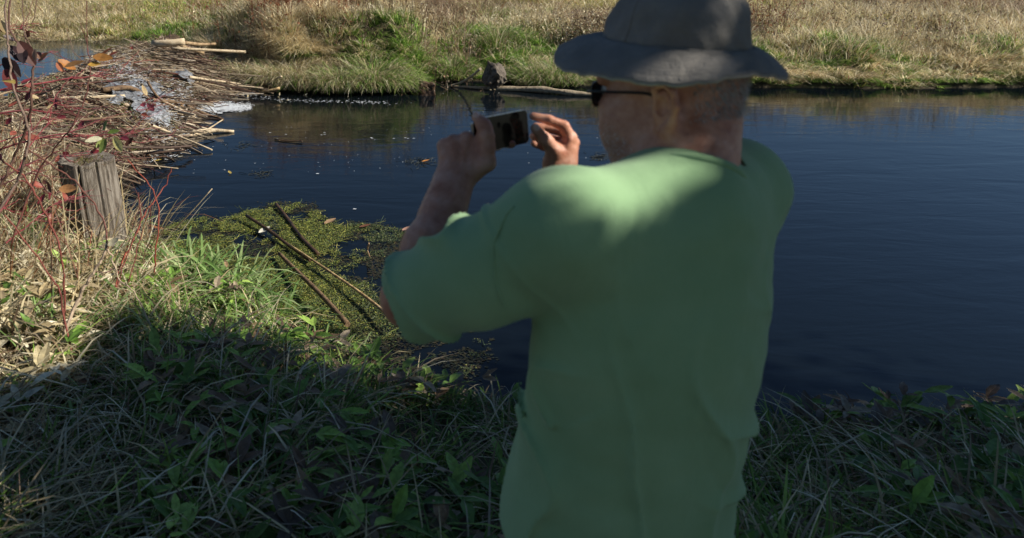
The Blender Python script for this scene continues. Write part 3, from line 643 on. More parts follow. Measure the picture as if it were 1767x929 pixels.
weed_stand(300, 40, .5, 1.2, 1.2, .6, 90, OLIVE, GREEN, 'leafy green weeds behind the thick log')
def tussock(px, py, z, rad, hgt, n, mix, label):
    c = G(px, py, z); x0, y0 = c[0], c[1]; a = rng.uniform(0, 6.28, n); r = rad * np.sqrt(rng.random(n)); x = x0 + r * np.cos(a); y = y0 + r * np.sin(a) * .8
    e = empty('grass_tussock', (x0, y0, float(H(x0, y0))), label, 'grass tussock'); zz = np.maximum(H(x, y), .02) + .12 * (1 - (r / rad) ** 2)
    blade_mesh('blades', np.stack([x, y, zz], 1), hgt * rng.uniform(.5, 1.15, n), rng.uniform(.005, .011, n), a + rng.normal(0, .5, n), rng.uniform(.2, .9, n), rng.uniform(.3, 1.3, n),
               np.where((rng.random(n) < mix)[:, None], pick(GREEN, n), pick(STRAW, n)) * rng.uniform(.7, 1.15, n)[:, None], 4, parent=e)
for a_ in [(415, 118, .25, .30, .34, 1300, .15, 'dry straw tussock overhanging the end of the beaver dam'), (455, 128, .2, .28, .32, 1200, .2, 'straw tussock just left of the shaded undercut of the mound'),
           (520, 130, .2, .32, .34, 1500, .25, 'large pale tussock on the front of the mound, left of centre'), (585, 122, .3, .34, .34, 1500, .4, 'mixed tussock in the middle of the mound front'),
           (560, 145, .1, .26, .28, 1100, .35, 'low tussock trailing into the water below the mound'), (650, 132, .2, .34, .34, 1600, .75, 'bright green tussock on the right shoulder of the mound'),
           (690, 143, .12, .26, .26, 1200, .7, 'green tussock at the right toe of the mound, nearest the dark stump'), (640, 95, .5, .38, .38, 1500, .35, 'pale shaggy tussock on top of the mound'),
           (490, 85, .55, .40, .40, 1500, .1, 'tall bleached tussock on top of the mound at left'), (780, 98, .35, .30, .28, 1100, .7, 'dark green tussock up the bank left of the boulder'),
           (925, 130, .15, .34, .26, 1300, .6, 'green tussock behind the floating log, right of the boulder'), (960, 118, .25, .38, .32, 1500, .5, 'mixed tussock behind the floating log, nearest the hat brim'),
           (860, 78, .4, .42, .28, 1300, .65, 'green tussock in the meadow above the boulder'), (340, 100, .35, .35, .34, 1200, .5, 'green tussock behind the long straight pale pole')]: tussock(*a_)
weed_stand(475, 110, .5, .5, .5, .35, 60, STRAW, STRAW, 'dry bleached grass tuft hanging over the dam end', 'bush', 14)

# ------------------------------------------------------------------ shrubs at the left: grey stems, red stems
def shrub(name, label, cat, stems, leaves, base, nsd=6):
    e = empty(name, base, label, cat)
    for pts, r0, r1, hexc in stems:
        P = spline([M(*q) for q in pts], 5); P[1:-1] += rng.normal(0, .0025, P[1:-1].shape); b = Bag(); b.tube(P, np.linspace(r0, r1, len(P)), lin(hexc), nsd, .08); b.build('stem', MAT_TWIG, e)
    for (px, py, D), size, (dx, dy, dd), hexc in leaves:
        a = RT * dx - UPV * dy + FWD * dd; nrm = -FWD * .8 + UPV * .6 + RT * rng.normal(0, .5)
        V, F_ = leaf_data(M(px, py, D), size, a, nrm, rng.uniform(-.1, .5), .62, 5); mesh('leaf', V, F_, MAT_LEAF, e, np.tile(lin(hexc), (len(V), 1)) * rng.uniform(.85, 1.1))
    return e
GB = '6b5648'
stems = [([(9, -40, 2.9), (11, 50, 2.9), (16, 90, 2.9), (24, 158, 2.9), (51, 227, 2.95), (44, 268, 2.95), (33, 305, 3.0), (0, 365, 3.0), (-40, 450, 3.05), (-60, 560, 3.1)], .0035, .007, '7b675a'),
         ([(20, -40, 3.0), (17, 50, 3.0), (51, 93, 3.0), (56, 131, 3.0), (54, 179, 3.0), (46, 217, 3.05), (27, 265, 3.1), (16, 292, 3.1), (-20, 370, 3.1), (-50, 560, 3.15)], .004, .007, '5e4438'),
         ([(62, -30, 3.0), (60, 30, 3.0), (42, 50, 3.0), (51, 80, 3.0), (52, 93, 3.0)], .002, .003, '6b5648'),
         ([(36, -20, 3.0), (42, 50, 3.0), (52, 93, 3.0)], .002, .003, '6b5648'),
         ([(139, 40, 3.3), (153, 90, 3.3), (153, 144, 3.3), (140, 184, 3.3), (121, 222, 3.3), (94, 257, 3.35), (60, 310, 3.4), (20, 420, 3.4)], .0015, .005, '6a4038'),
         ([(150, -10, 3.3), (149, 40, 3.3), (153, 90, 3.3)], .0012, .0018, '6a4038'),
         ([(53, 150, 3.0), (40, 190, 3.0), (30, 230, 3.0), (0, 260, 3.0)], .002, .003, '5e4438'),
         ([(114, 50, 3.2), (128, 90, 3.2), (160, 115, 3.2), (195, 128, 3.2)], .0015, .002, '6b5648')]
DK = ['3c2a2e', '4a2c2a', '5a3430', '2e2426', '6a3c30']
leaves = []
for px, py, s, c in [(15, 80, .09, '3c2a2e'), (32, 72, .11, '5a3a34'), (38, 85, .08, '2e2426'), (5, 100, .10, '3a2a2a'), (8, 120, .10, '6a3030'), (2, 140, .09, 'a08c4a'), (-5, 128, .10, '7a3a34'), (50, 88, .05, '8a6a58'), (22, 98, .07, '453033'), (60, 85, .05, '9a7a66'), (5, 62, .05, '4a3a3a')]:
    leaves.append(((px, py, 2.98 + rng.uniform(-.08, .08)), s, (rng.normal(.6, .5), rng.normal(.3, .5), rng.normal(0, .4)), c))
for px, py, s, c in [(66, 106, .07, 'a8622c'), (100, 104, .08, 'a06a34'), (112, 116, .08, '7a5a38'), (98, 108, .05, 'c07a5a'), (160, 98, .08, '8a6030'), (172, 100, .07, '6a4028'), (152, 112, .05, 'b08a40'), (188, 96, .04, '6a3a30'), (60, 92, .05, '5a3028')]:
    leaves.append(((px, py, 3.2 + rng.uniform(-.08, .08)), s, (rng.normal(.8, .4), rng.normal(.2, .4), rng.normal(0, .4)), c))
shrub('shrub', 'bare grey brown shrub at the left edge holding dark purple and orange leaves', 'shrub', stems, leaves, (-1.45, 2.9, .35))
rs = []
RD = ['62282c', '742e32', '56282c', '80363a', '4c2426']
main = [[(-60, 275, 4.3), (0, 257, 4.3), (60, 240, 4.4), (120, 228, 4.6), (180, 205, 4.8), (235, 190, 5.0)], [(60, 240, 4.4), (110, 236, 4.6), (165, 234, 4.9), (215, 232, 5.0), (262, 220, 5.1)],
        [(-40, 162, 4.2), (0, 155, 4.2), (50, 146, 4.3), (110, 137, 4.5), (160, 131, 4.7), (205, 127, 4.9)], [(0, 155, 4.2), (45, 160, 4.4), (80, 172, 4.6), (120, 186, 4.8), (160, 188, 5.0)],
        [(-40, 200, 4.3), (0, 196, 4.3), (45, 190, 4.4), (90, 196, 4.6), (130, 210, 4.8)], [(30, 300, 4.0), (45, 262, 4.1), (80, 215, 4.3), (95, 170, 4.4), (120, 135, 4.5)],
        [(0, 320, 4.0), (50, 300, 4.1), (110, 270, 4.3), (150, 262, 4.5)], [(-20, 250, 4.0), (40, 232, 4.2), (75, 205, 4.3), (95, 178, 4.4)], [(60, 300, 4.0), (85, 335, 3.95), (110, 345, 3.9)], [(-30, 60, 3.9), (0, 52, 3.9), (35, 50, 4.0)],
        [(120, 228, 4.6), (150, 240, 4.8), (190, 268, 5.0), (214, 280, 5.1)], [(205, 240, 5.0), (245, 246, 5.2), (290, 236, 5.3), (305, 222, 5.4)], [(-40, 330, 3.8), (0, 310, 3.9), (45, 285, 4.0), (90, 262, 4.2)], [(-30, 400, 3.6), (5, 360, 3.7), (30, 310, 3.8), (50, 240, 3.9), (55, 190, 4.0)], [(-30, 130, 4.0), (10, 110, 4.0), (50, 105, 4.1), (85, 90, 4.2)], [(10, 420, 3.6), (60, 380, 3.7), (95, 352, 3.8), (128, 340, 3.9)], [(170, 262, 4.9), (215, 236, 5.0), (245, 205, 5.2), (262, 180, 5.3)]]
for P in main: rs.append((P, .0075 if P[0][0] < -30 else .0042, .0015, RD[rng.integers(0, 5)]))
for i in range(190):
    P = main[rng.integers(0, len(main))]; q = P[rng.integers(1, len(P))]; a = rng.normal(-.1, .5); L = rng.uniform(20, 75)
    rs.append(([q, (q[0] + L * .5 * math.cos(a), q[1] + L * .5 * math.sin(a) * .7 + rng.normal(0, 3), q[2] + .1), (q[0] + L * math.cos(a), q[1] + L * math.sin(a) * .6 + rng.normal(0, 6), q[2] + .22)], .0020, .0009, RD[rng.integers(0, 5)]))
lv = []
for i in range(46):
    P = main[rng.integers(0, len(main))]; q = P[rng.integers(1, len(P))]; lv.append(((q[0] + rng.normal(0, 20), q[1] + rng.normal(0, 12), q[2] - .02), rng.uniform(.04, .08), rng.normal(0, 1, 3), ['6a2c38', '8a4a3c', '7a3038', 'b09a70', '5c3a30'][rng.integers(0, 5)]))
shrub('red_twig_dogwood', 'bright red dogwood twigs sprawling over the near end of the dam', 'shrub', rs, lv, (-2.6, 4.6, .4), 5)
stems = [([(140, 286, 3.9), (158, 262, 3.9), (180, 238, 3.9)], .003, .002, '6a5040')]
lv = [((176, 240, 3.88), .085, (-1, .15, -.1), 'd8d2b0'), ((180, 226, 3.9), .06, (.2, -.9, .1), '6a7a40'), ((182, 240, 3.88), .075, (-.2, 1, 0), '5c6a34'), ((196, 238, 3.86), .09, (.75, .9, -.1), 'c2b878'), ((186, 230, 3.9), .06, (.9, -.2, .1), '54662e'), ((178, 238, 3.9), .06, (-.6, 1, 0), '8a9450')]
shrub('sapling', 'young sapling with pale green leaves just above the wooden piling', 'sapling', stems, lv, (-1.5, 3.75, .5))
RS = '7a4238'
stems = [([(-30, 250, 3.0), (0, 274, 3.0), (40, 306, 3.0), (67, 344, 3.0), (91, 395, 3.05), (105, 438, 3.05), (110, 505, 3.1), (112, 610, 3.1)], .003, .005, RS),
         ([(43, 255, 3.1), (89, 285, 3.1), (129, 314, 3.1), (161, 349, 3.1), (180, 384, 3.1), (185, 427, 3.1)], .003, .0042, '6a443a'),
         ([(8, 371, 3.0), (48, 422, 3.0), (89, 481, 3.0), (104, 512, 3.0), (130, 640, 3.0)], .0025, .0042, RS),
         ([(88, 300, 3.2), (92, 340, 3.2), (88, 420, 3.2), (90, 520, 3.2)], .002, .003, '8a6a50'),
         ([(137, 300, 3.3), (130, 360, 3.3), (137, 430, 3.3), (135, 500, 3.3)], .0015, .0025, 'b09a70')]
shrub('bramble', 'long thin reddish canes arching in front of the wooden piling', 'shrub', stems, [((102, 326, 3.05), .075, (1, .1, 0), 'a87a50')], (-1.2, 2.8, .35))
stems = [([(220, 276, 3.7), (258, 320, 3.7), (274, 363, 3.7), (269, 430, 3.7), (266, 470, 3.75)], .0025, .0045, '8a4434'),
         ([(296, 290, 3.8), (282, 325, 3.8), (250, 371, 3.7), (223, 430, 3.65), (207, 460, 3.6), (200, 500, 3.55)], .002, .005, '8a4434'),
         ([(239, 333, 3.7), (242, 381, 3.65), (220, 440, 3.6), (200, 500, 3.55)], .002, .004, '6e3a30'),
         ([(262, 350, 3.7), (246, 400, 3.7), (232, 450, 3.65), (215, 510, 3.6)], .002, .0035, '6e3a30')]
shrub('dogwood_shoots', 'upright reddish brown shoots at the waterline right of the piling', 'shrub', stems, [], (-1.1, 3.6, .25))
stems = [([(183, 427, 3.1), (172, 454, 3.1), (152, 485, 3.1), (136, 515, 3.1), (110, 580, 3.05)], .005, .008, 'a8937c'),
         ([(186, 430, 3.1), (199, 460, 3.1), (204, 482, 3.1), (231, 505, 3.05), (260, 560, 3.0)], .004, .0025, 'a8937c'),
         ([(183, 427, 3.1), (188, 415, 3.1), (196, 409, 3.1)], .004, .0015, 'c8b898'), ([(200, 462, 3.1), (185, 469, 3.1), (165, 470, 3.12)], .003, .002, '8a6a60')]
shrub('dead_branch', 'forked pale dry branch standing in the grass before the piling', 'branch', stems, [((186, 424, 3.09), .055, (.9, -.5, 0), 'd8ccaa')], (-1.1, 2.75, .35))

# broad green reed tufts of the near bank
def tuft(px, py, z, n, h, wd, pal, label, spread=.10):
    c = G(px, py, z); P = np.stack([c[0] + rng.normal(0, spread, n), c[1] + rng.normal(0, spread, n), np.full(n, 0.)], 1); P[:, 2] = H(P[:, 0], P[:, 1]) - .01
    e = empty('grass_tuft', (c[0], c[1], float(H(c[0], c[1]))), label, 'grass tuft')
    yaw = np.arctan2(P[:, 1] - c[1], P[:, 0] - c[0]) + rng.normal(0, .5, n)
    blade_mesh('blades', P, rng.uniform(.6, 1.1, n) * h, rng.uniform(.7, 1.3, n) * wd, yaw, rng.uniform(.2, .9, n), rng.uniform(.3, 1.1, n), pick(pal, n), 6, parent=e)
BG = np.array([lin(h) for h in ('6f8e4c', '88a460', '5a783c', 'a8b880', '7a9656', '94a870')])
tuft(410, 470, .2, 170, .34, .019, BG, 'broad bladed bright green tuft beside the duckweed', .13)
tuft(330, 470, .22, 130, .32, .018, BG, 'green grass tuft in front of the pale thin stick', .12)
tuft(235, 392, .2, 26, .22, .014, BG, 'small green iris like tuft right of the piling', .05)
tuft(480, 500, .2, 100, .28, .016, BG, 'green grass tuft at the foot of the tan pole', .12)
tuft(30, 470, .35, 90, .34, .022, np.vstack([BG, STRAW]), 'mixed green and dry tuft at the lower left', .2)
tuft(160, 470, .3, 60, .24, .014, BG, 'low green tuft just in front of the piling', .15)
tuft(560, 560, .2, 70, .2, .010, BG, 'green tuft low on the near bank beside the mossy pole', .14)
tuft(330, 620, .3, 90, .28, .011, BG, 'shaded green tuft low on the near bank', .2)
tuft(90, 640, .35, 90, .3, .012, np.vstack([BG, STRAW]), 'shaded mixed tuft at the lower left corner', .22)
# ------------------------------------------------------------------ implicit modelling for the man
rng = np.random.default_rng(21)
HA = None
class SDF:
    def __init__(s): s.ops = []
    def cap(s, a, b, ra, rb=None, k=.012, op='u'):
        a = np.array(a, np.float32); b = np.array(b, np.float32); rb = ra if rb is None else rb; ab = b - a; L2 = float(ab @ ab) + 1e-12
        def f(p):
            q = p - a; t = np.clip((q @ ab) / L2, 0, 1); return np.linalg.norm(q - t[..., None] * ab, axis=-1) - (ra + (rb - ra) * t)
        s.ops.append((op, f, k)); return s
    def chain(s, pts, rads, k=.012):
        for i in range(len(pts) - 1): s.cap(pts[i], pts[i + 1], rads[i], rads[i + 1], k)
        return s
    def ell(s, c, r, ax=None, k=.012, op='u'):
        c = np.array(c, np.float32); r = np.array(r, np.float32) * (1.06 if (ax is not None and ax is HA) else 1); A = np.array(ax if ax is not None else np.eye(3), np.float32)
        def f(p):
            q = (p - c) @ A.T; k0 = np.linalg.norm(q / r, axis=-1); k1 = np.linalg.norm(q / (r * r), axis=-1) + 1e-9
            return k0 * (k0 - 1) / k1
        s.ops.append((op, f, k)); return s
    def evaluate(s, p, ops=None):
        d = None
        for op, f, k in (ops or s.ops):
            e = f(p)
            if d is None: d = e; continue
            if op == 'u': hh = np.clip(.5 + .5 * (d - e) / k, 0, 1); d = d * (1 - hh) + e * hh - k * hh * (1 - hh)
            else: hh = np.clip(.5 - .5 * (d + e) / k, 0, 1); d = d * (1 - hh) - e * hh + k * hh * (1 - hh)
        return d
    def mesh(s, h, lo, hi, disp=None, n=12, pad=2.6):
        lo = np.array(lo, np.float32); hi = np.array(hi, np.float32); nb = np.ceil((hi - lo) / (h * n)).astype(int) + 1
        bi = np.stack(np.meshgrid(*[np.arange(k) for k in nb], indexing='ij'), -1).reshape(-1, 3)
        ctr = lo + (bi + .5) * (n * h); half = n * h * .5 * 1.732
        d = s.evaluate(ctr.astype(np.float32)); bi = bi[np.abs(d) < half * pad + .012]; ctr = lo + (bi + .5) * (n * h)
        g = np.stack(np.meshgrid(*[np.arange(n + 1)] * 3, indexing='ij'), -1).reshape(-1, 3)
        D = np.full((len(bi), (n + 1) ** 3), 9.0, np.float32)
        for c0 in range(0, len(bi), 400):
            b = bi[c0:c0 + 400]; P = (lo + (b[:, None, :] * n + g[None]) * h).astype(np.float32); cc = ctr[c0:c0 + 400].astype(np.float32)
            dd = np.full(P.shape[:2], 1.0, np.float32)
            for op, f, k in s.ops:
                near = np.nonzero(f(cc) < half * 1.7 + 2.2 * k + .02)[0]
                if not len(near): continue
                e = f(P[near]); x = dd[near]
                if op == 'u': hh = np.clip(.5 + .5 * (x - e) / k, 0, 1); x = x * (1 - hh) + e * hh - k * hh * (1 - hh)
                else: hh = np.clip(.5 - .5 * (x + e) / k, 0, 1); x = x * (1 - hh) - e * hh + k * hh * (1 - hh)
                dd[near] = x
            if disp is not None: dd = dd + disp(P)
            D[c0:c0 + 400] = dd
        D = D.reshape(-1, n + 1, n + 1, n + 1); S = D < 0
        cor = [(i, j, k) for i in (0, 1) for j in (0, 1) for k in (0, 1)]
        cnt = sum(S[:, i:i + n, j:j + n, k:k + n].astype(np.int8) for i, j, k in cor)
        B, I, J, K = np.nonzero((cnt > 0) & (cnt < 8))
        gc = bi[B] * n + np.stack([I, J, K], 1)
        acc = np.zeros((len(B), 3)); num = np.zeros(len(B))
        for a in cor:
            for ax in range(3):
                if a[ax] == 1: continue
                b2 = list(a); b2[ax] = 1
                da = D[B, I + a[0], J + a[1], K + a[2]]; db = D[B, I + b2[0], J + b2[1], K + b2[2]]; m = (da < 0) != (db < 0)
                t = np.where(m, da / np.where(m, da - db, 1), 0); q = np.tile(np.array(a, float), (len(B), 1)); q[:, ax] = t
                acc[m] += q[m]; num += m
        V = lo + (gc + acc / num[:, None]) * h
        dims = (nb * n + 2).astype(np.int64)
        def cid(c): c = c.astype(np.int64) + 1; return (c[:, 0] * (dims[1] + 2) + c[:, 1]) * (dims[2] + 2) + c[:, 2]
        ids = cid(gc); order = np.argsort(ids); sid = ids[order]
        def look(c):
            q = cid(c); p = np.clip(np.searchsorted(sid, q), 0, len(sid) - 1); return np.where(sid[p] == q, order[p], -1)
        Q = []
        for ax in range(3):
            e1 = np.zeros(3, int); e1[(ax + 1) % 3] = 1; e2 = np.zeros(3, int); e2[(ax + 2) % 3] = 1; ea = [0, 0, 0]; ea[ax] = 1
            s0 = D[B, I, J, K] < 0; s1 = D[B, I + ea[0], J + ea[1], K + ea[2]] < 0; m = s0 != s1; c = gc[m]
            q = np.stack([np.nonzero(m)[0], look(c - e1), look(c - e1 - e2), look(c - e2)], 1); fl_ = s0[m]
            q = np.where(fl_[:, None], q, q[:, ::-1]); Q.append(q[(q >= 0).all(1)])
        return V, np.concatenate(Q)
def relax(V, Fq, it=2, lam=.5):
    a = np.concatenate([Fq[:, i] for i in range(4)]); b = np.concatenate([Fq[:, (i + 1) % 4] for i in range(4)])
    deg = np.bincount(a, minlength=len(V)) + np.bincount(b, minlength=len(V)); V = V.copy()
    for _ in range(it):
        acc = np.stack([np.bincount(a, V[b, k], len(V)) + np.bincount(b, V[a, k], len(V)) for k in range(3)], 1)
        V += lam * (acc / np.maximum(deg, 1)[:, None] - V)
    return V
def vnormals(V, Fq):
    N_ = np.cross(V[Fq[:, 2]] - V[Fq[:, 0]], V[Fq[:, 3]] - V[Fq[:, 1]]); out = np.zeros_like(V)
    for i in range(4):
        for k in range(3): out[:, k] += np.bincount(Fq[:, i], N_[:, k], len(V))
    return out / (np.linalg.norm(out, axis=1)[:, None] + 1e-12)
def bounds(pts, pad): P = np.array(pts); return P.min(0) - pad, P.max(0) + pad

ZU_ = np.array([0, 0, 1.0])
# ---- frame of the head
HC = M(1156, 160, 1.22)
vr = math.atan2(1147 - CX, FPX); az = vr - math.radians(66)
tl = math.radians(9)
hF = np.array([math.sin(az) * math.cos(tl), math.cos(az) * math.cos(tl), -math.sin(tl)]); hL = np.array([-math.cos(az), math.sin(az), 0.0]); hU = np.cross(hF, hL)
HA = np.stack([hF, hL, hU])
def hp(f, l, u): return HC + 1.06 * (f * hF + l * hL + u * hU)
ZS = 3.0975
def Z(zx, zy, D): return M(640 + zx / ZS, 160 + zy / ZS, D)

man = empty('person', (.46, 1.05, .22), 'man in a green t-shirt and grey bucket hat seen from behind, holding up a phone', 'person')
SL = M(968, 396, 1.08); NB = M(1185, 330, 1.16); SR = M(1262, 330, 1.27)
EL = M(708, 515, 1.27)
b = SDF()
# head
b.ell(hp(-.012, 0, .035), (.100, .079, .088), HA, .01)
b.ell(hp(.030, 0, -.035), (.068, .066, .085), HA, .03)
b.ell(hp(.022, 0, -.082), (.070, .070, .048), HA, .03)
b.ell(hp(.072, 0, -.100), (.026, .030, .022), HA, .02)
for s in (-1, 1):
    b.ell(hp(.046, s * .040, -.045), (.046, .036, .050), HA, .025); b.ell(hp(.0, s * .040, -.065), (.050, .036, .045), HA, .03)
    b.ell(hp(.070, s * .040, -.012), (.022, .022, .018), HA, .015)
    b.cap(hp(.082, s * .048, .030), hp(.096, s * .006, .026), .011, .010, .012)
    b.ell(hp(.104, s * .032, .010), (.012, .017, .011), HA, .008, 's')
b.cap(hp(.092, 0, .018), hp(.106, 0, -.026), .009, .011, .012)
for s in (-1, 1): b.ell(hp(.100, s * .012, -.031), (.011, .009, .008), HA, .006)
b.cap(hp(.096, -.022, -.062), hp(.096, .022, -.062), .006, .006, .007); b.cap(hp(.094, -.018, -.073), hp(.094, .018, -.073), .007, .007, .006)
for s in (-1, 1):   # ears: disc, rim, lobe, hollow
    ex = lambda f, o, u: hp(-.030 + f * 1.12, s * (.076 + o), u * 1.1 - .012)
    b.ell(ex(0, .008, 0), (.018, .009, .028), HA, .006)
    rim = [ex(.012, .008, .008), ex(.010, .014, .026), ex(-.004, .020, .034), ex(-.019, .026, .024), ex(-.022, .026, .004), ex(-.014, .020, -.014), ex(-.004, .013, -.028), ex(.006, .007, -.024)]
    b.chain(rim, [.0045, .005, .0055, .0055, .0055, .006, .0075, .005], .003)
    b.ell(ex(.001, .013, .002), (.009, .006, .014), HA, .004, 's')
# neck
b.cap(hp(-.030, 0, -.045), NB, .074, .072, .03); b.cap(hp(.005, 0, -.08), NB + hF * .03, .058, .066, .03)
# upper body under the shirt
b.cap(SL, NB - ZU_ * .02, .055, .055, .03); b.cap(NB - ZU_ * .02, SR, .055, .055, .03)
b.cap(SL, EL, .055, .046, .02)
# left forearm, slightly flattened
wl = Z(450, 470, 1.405)
b.cap(EL, EL * .6 + wl * .4, .048, .046, .02); b.cap(EL * .6 + wl * .4, wl, .046, .030, .02)
for s in (-1, 1): b.cap(EL * .3 + wl * .7 + RT * s * .010, Z(450 + s * 34, 440, 1.408), .030, .025, .015)
b.cap(Z(470, 470, 1.40), Z(462, 540, 1.395), .012, .008, .02)   # wrist bone
# left hand
kn = [(392, 284), (444, 262), (512, 246), (586, 246)]; kd = [1.432, 1.424, 1.418, 1.414]
for (x_, y_), d_ in zip(kn, kd): b.cap(Z(455 + (x_ - 455) * .45, 430, 1.408), Z(x_, y_, d_), .0185, .0135, .012)
for (x_, y_), d_ in zip(kn, kd): b.cap(Z(462 + (x_ - 462) * .5, 400, 1.389), Z(x_, y_ + 6, d_ - .0125), .0028, .0034, .007)
b.chain([Z(452, 560, 1.345), Z(468, 520, 1.362), Z(456, 480, 1.372), Z(470, 430, 1.385)], [.003, .003, .0028, .0028], .006)
b.chain([Z(400, 640, 1.325), Z(425, 580, 1.342), Z(452, 545, 1.350)], [.003, .003, .003], .006)
b.ell(Z(475, 350, 1.418), (.036, .020, .034), np.stack([RT, FWD, UPV]), .012)
for (x_, y_), d_ in zip(kn, kd): b.ell(Z(x_, y_, d_ - .004), (.0125, .0125, .0115), None, .006)
for i, ((x_, y_), d_) in enumerate(zip(kn, kd)):
    p0 = Z(x_, y_, d_); p1 = Z(x_ + 30 + 5 * i, y_ + 12, d_ + .040); p2 = Z(x_ + 105, y_ + 20 + 10 * (3 - i), d_ + .056); p3 = Z(x_ + 165, y_ + 30 + 12 * (3 - i), d_ + .050)
    b.chain([p0, p1, p2, p3], [.0125, .0108, .0098, .0085], .004)
th = [Z(520, 440, 1.402), Z(612, 374, 1.395), Z(622, 300, 1.392), Z(618, 232, 1.392), Z(604, 178, 1.396), Z(568, 136, 1.402)]
b.chain(th, [.018, .0165, .0135, .0135, .0122, .0100], .010)
b.ell(Z(625, 376, 1.393), (.0135, .013, .0145), None, .008)
b.cap(Z(560, 420, 1.405), Z(585, 280, 1.41), .014, .013, .012)
# right hand
wr_ = Z(1012, 430, 1.478); ER = M(1105, 500, 1.50)
b.cap(wr_, ER, .029, .046, .02); b.cap(ER, SR, .046, .055, .02)
for s in (-1, 1): b.cap(Z(1010 + s * 34, 440, 1.478), Z(1010 + s * 30, 380, 1.470), .022, .022, .012)
mc = [(1068, 244, 1.462), (1080, 268, 1.480), (1074, 296, 1.496), (1058, 326, 1.508)]
b.cap(Z(1020, 350, 1.452), Z(1064, 250, 1.449), .003, .0035, .007); b.cap(Z(1035, 370, 1.455), Z(1078, 280, 1.462), .003, .0035, .007)
for x_, y_, d_ in mc: b.cap(Z(1012, 400, 1.476), Z(x_, y_, d_), .020, .0125, .012)
b.ell(Z(1020, 330, 1.470), (.026, .018, .028), np.stack([RT, FWD, UPV]), .012)
b.chain([Z(1068, 244, 1.462), Z(1030, 178, 1.454), Z(952, 146, 1.452), Z(866, 126, 1.458)], [.0120, .0105, .0092, .0078], .004)
b.chain([Z(1080, 268, 1.480), Z(1032, 212, 1.492), Z(950, 190, 1.500), Z(880, 182, 1.500)], [.0120, .0108, .0095, .0082], .004)
b.chain([Z(1074, 296, 1.496), Z(1010, 262, 1.512), Z(930, 240, 1.516), Z(868, 232, 1.510)], [.0115, .0102, .0092, .0080], .004)
b.chain([Z(1058, 326, 1.508), Z(990, 312, 1.518), Z(925, 290, 1.516), Z(872, 274, 1.505)], [.0105, .0092, .0082, .0072], .004)
b.chain([Z(975, 378, 1.468), Z(985, 316, 1.456), Z(938, 256, 1.446), Z(880, 192, 1.442)], [.018, .0155, .0118, .0095], .008)
lo, hi = bounds([hp(.13, .1, .14), hp(-.13, -.1, -.14), SL, SR, EL, ER, NB, Z(350, 100, 1.38), Z(1110, 100, 1.56)], .07)
def skin_disp(P): return (.0006 * np.sin(P[..., 0] * 190 + 3 * np.sin(P[..., 2] * 120)) * np.sin(P[..., 2] * 230)).astype(np.float32)
V, Fq = b.mesh(.0026, lo, hi, skin_disp); V = relax(V, Fq, 2, .4)
def skin_mat():
    N = NT('skin'); nz = N.noise(28, 6, .65); r = N.ramp(nz.outputs[0], [(.3, tuple(lin('a46a52'))), (.5, tuple(lin('bd866c'))), (.7, tuple(lin('cd9e88')))])
    b_ = N.n('ShaderNodeBsdfPrincipled'); N.l(r.outputs[0], b_.inputs['Base Color']); b_.inputs['Roughness'].default_value = .5; b_.inputs['Specular IOR Level'].default_value = .35
    b_.inputs['Subsurface Weight'].default_value = .12; b_.inputs['Subsurface Radius'].default_value = (1, .35, .2); b_.inputs['Subsurface Scale'].default_value = .006
    n2 = N.noise(160, 6, .7); n3 = N.noise(38, 4, .6, dist=.5); a = N.n('ShaderNodeMath', operation='MULTIPLY_ADD'); N.l(n2.outputs[0], a.inputs[0]); a.inputs[1].default_value = .35; N.l(n3.outputs[0], a.inputs[2])
    bb = N.bump(a.outputs[0], .55, .004); N.l(bb.outputs[0], b_.inputs['Normal']); N.l(b_.outputs[0], N.out.inputs[0]); return N.m
SKIN = skin_mat()
body = mesh('body', V, Fq, SKIN, man, smooth=True)
VN = vnormals(V, Fq)
# beard and hair: short strands rooted in the skin
loc = (V - HC) @ HA.T
def strands(name, mask, dens, L, pal, wid=.0006, flow=None):
    idx_ = np.nonzero(mask)[0]; k = rng.integers(0, len(idx_), dens); r_ = idx_[k]; P = V[r_] + rng.normal(0, .0012, (dens, 3)); N_ = VN[r_]
    d = N_ * .55 + (flow if flow is not None else -hU * .8) + rng.normal(0, .35, (dens, 3)); d /= np.linalg.norm(d, axis=1)[:, None]
    Ls = (L * rng.uniform(.5, 1.2, dens))[:, None]; side = np.cross(d, N_); side /= np.linalg.norm(side, axis=1)[:, None] + 1e-9
    a = P - side * wid; c = P + side * wid; m1 = P + d * Ls * .6 + N_ * Ls * .1; e = P + d * Ls - hU * Ls * .15
    VV = np.stack([a, c, m1 + side * wid * .7, m1 - side * wid * .7, e], 1).reshape(-1, 3); FF = (np.arange(dens) * 5)[:, None, None] + np.array([[0, 1, 2], [0, 2, 3], [3, 2, 4]])[None]
    o = mesh(name, VV, FF.reshape(-1, 3), MAT_STRAND, man, np.repeat(pick(pal, dens), 5, 0)); o['kind'] = 'stuff'; return o
GREYH = np.array([lin(h) for h in ('d8d2c8', 'b8b0a6', 'e8e4dc', '9a9088', 'c8beb4')])
isH = (np.abs(loc[:, 1]) < .1) & (loc[:, 2] > -.14) & (loc[:, 0] < .14) & (loc[:, 0] > -.12)
jaw = isH & (loc[:, 2] < -.040 - .9 * np.clip(.06 - loc[:, 0], 0, .1)) & (loc[:, 2] > -.135) & (loc[:, 0] > .015)
strands('beard', jaw, 5000, .0045, GREYH, .00028)
back = isH & (loc[:, 0] < -.060 - .035 * rng.random(len(loc))) & (loc[:, 2] < .05) & (loc[:, 2] > -.035)
strands('hair', back, 3200, .009, GREYH * .7, .0004)
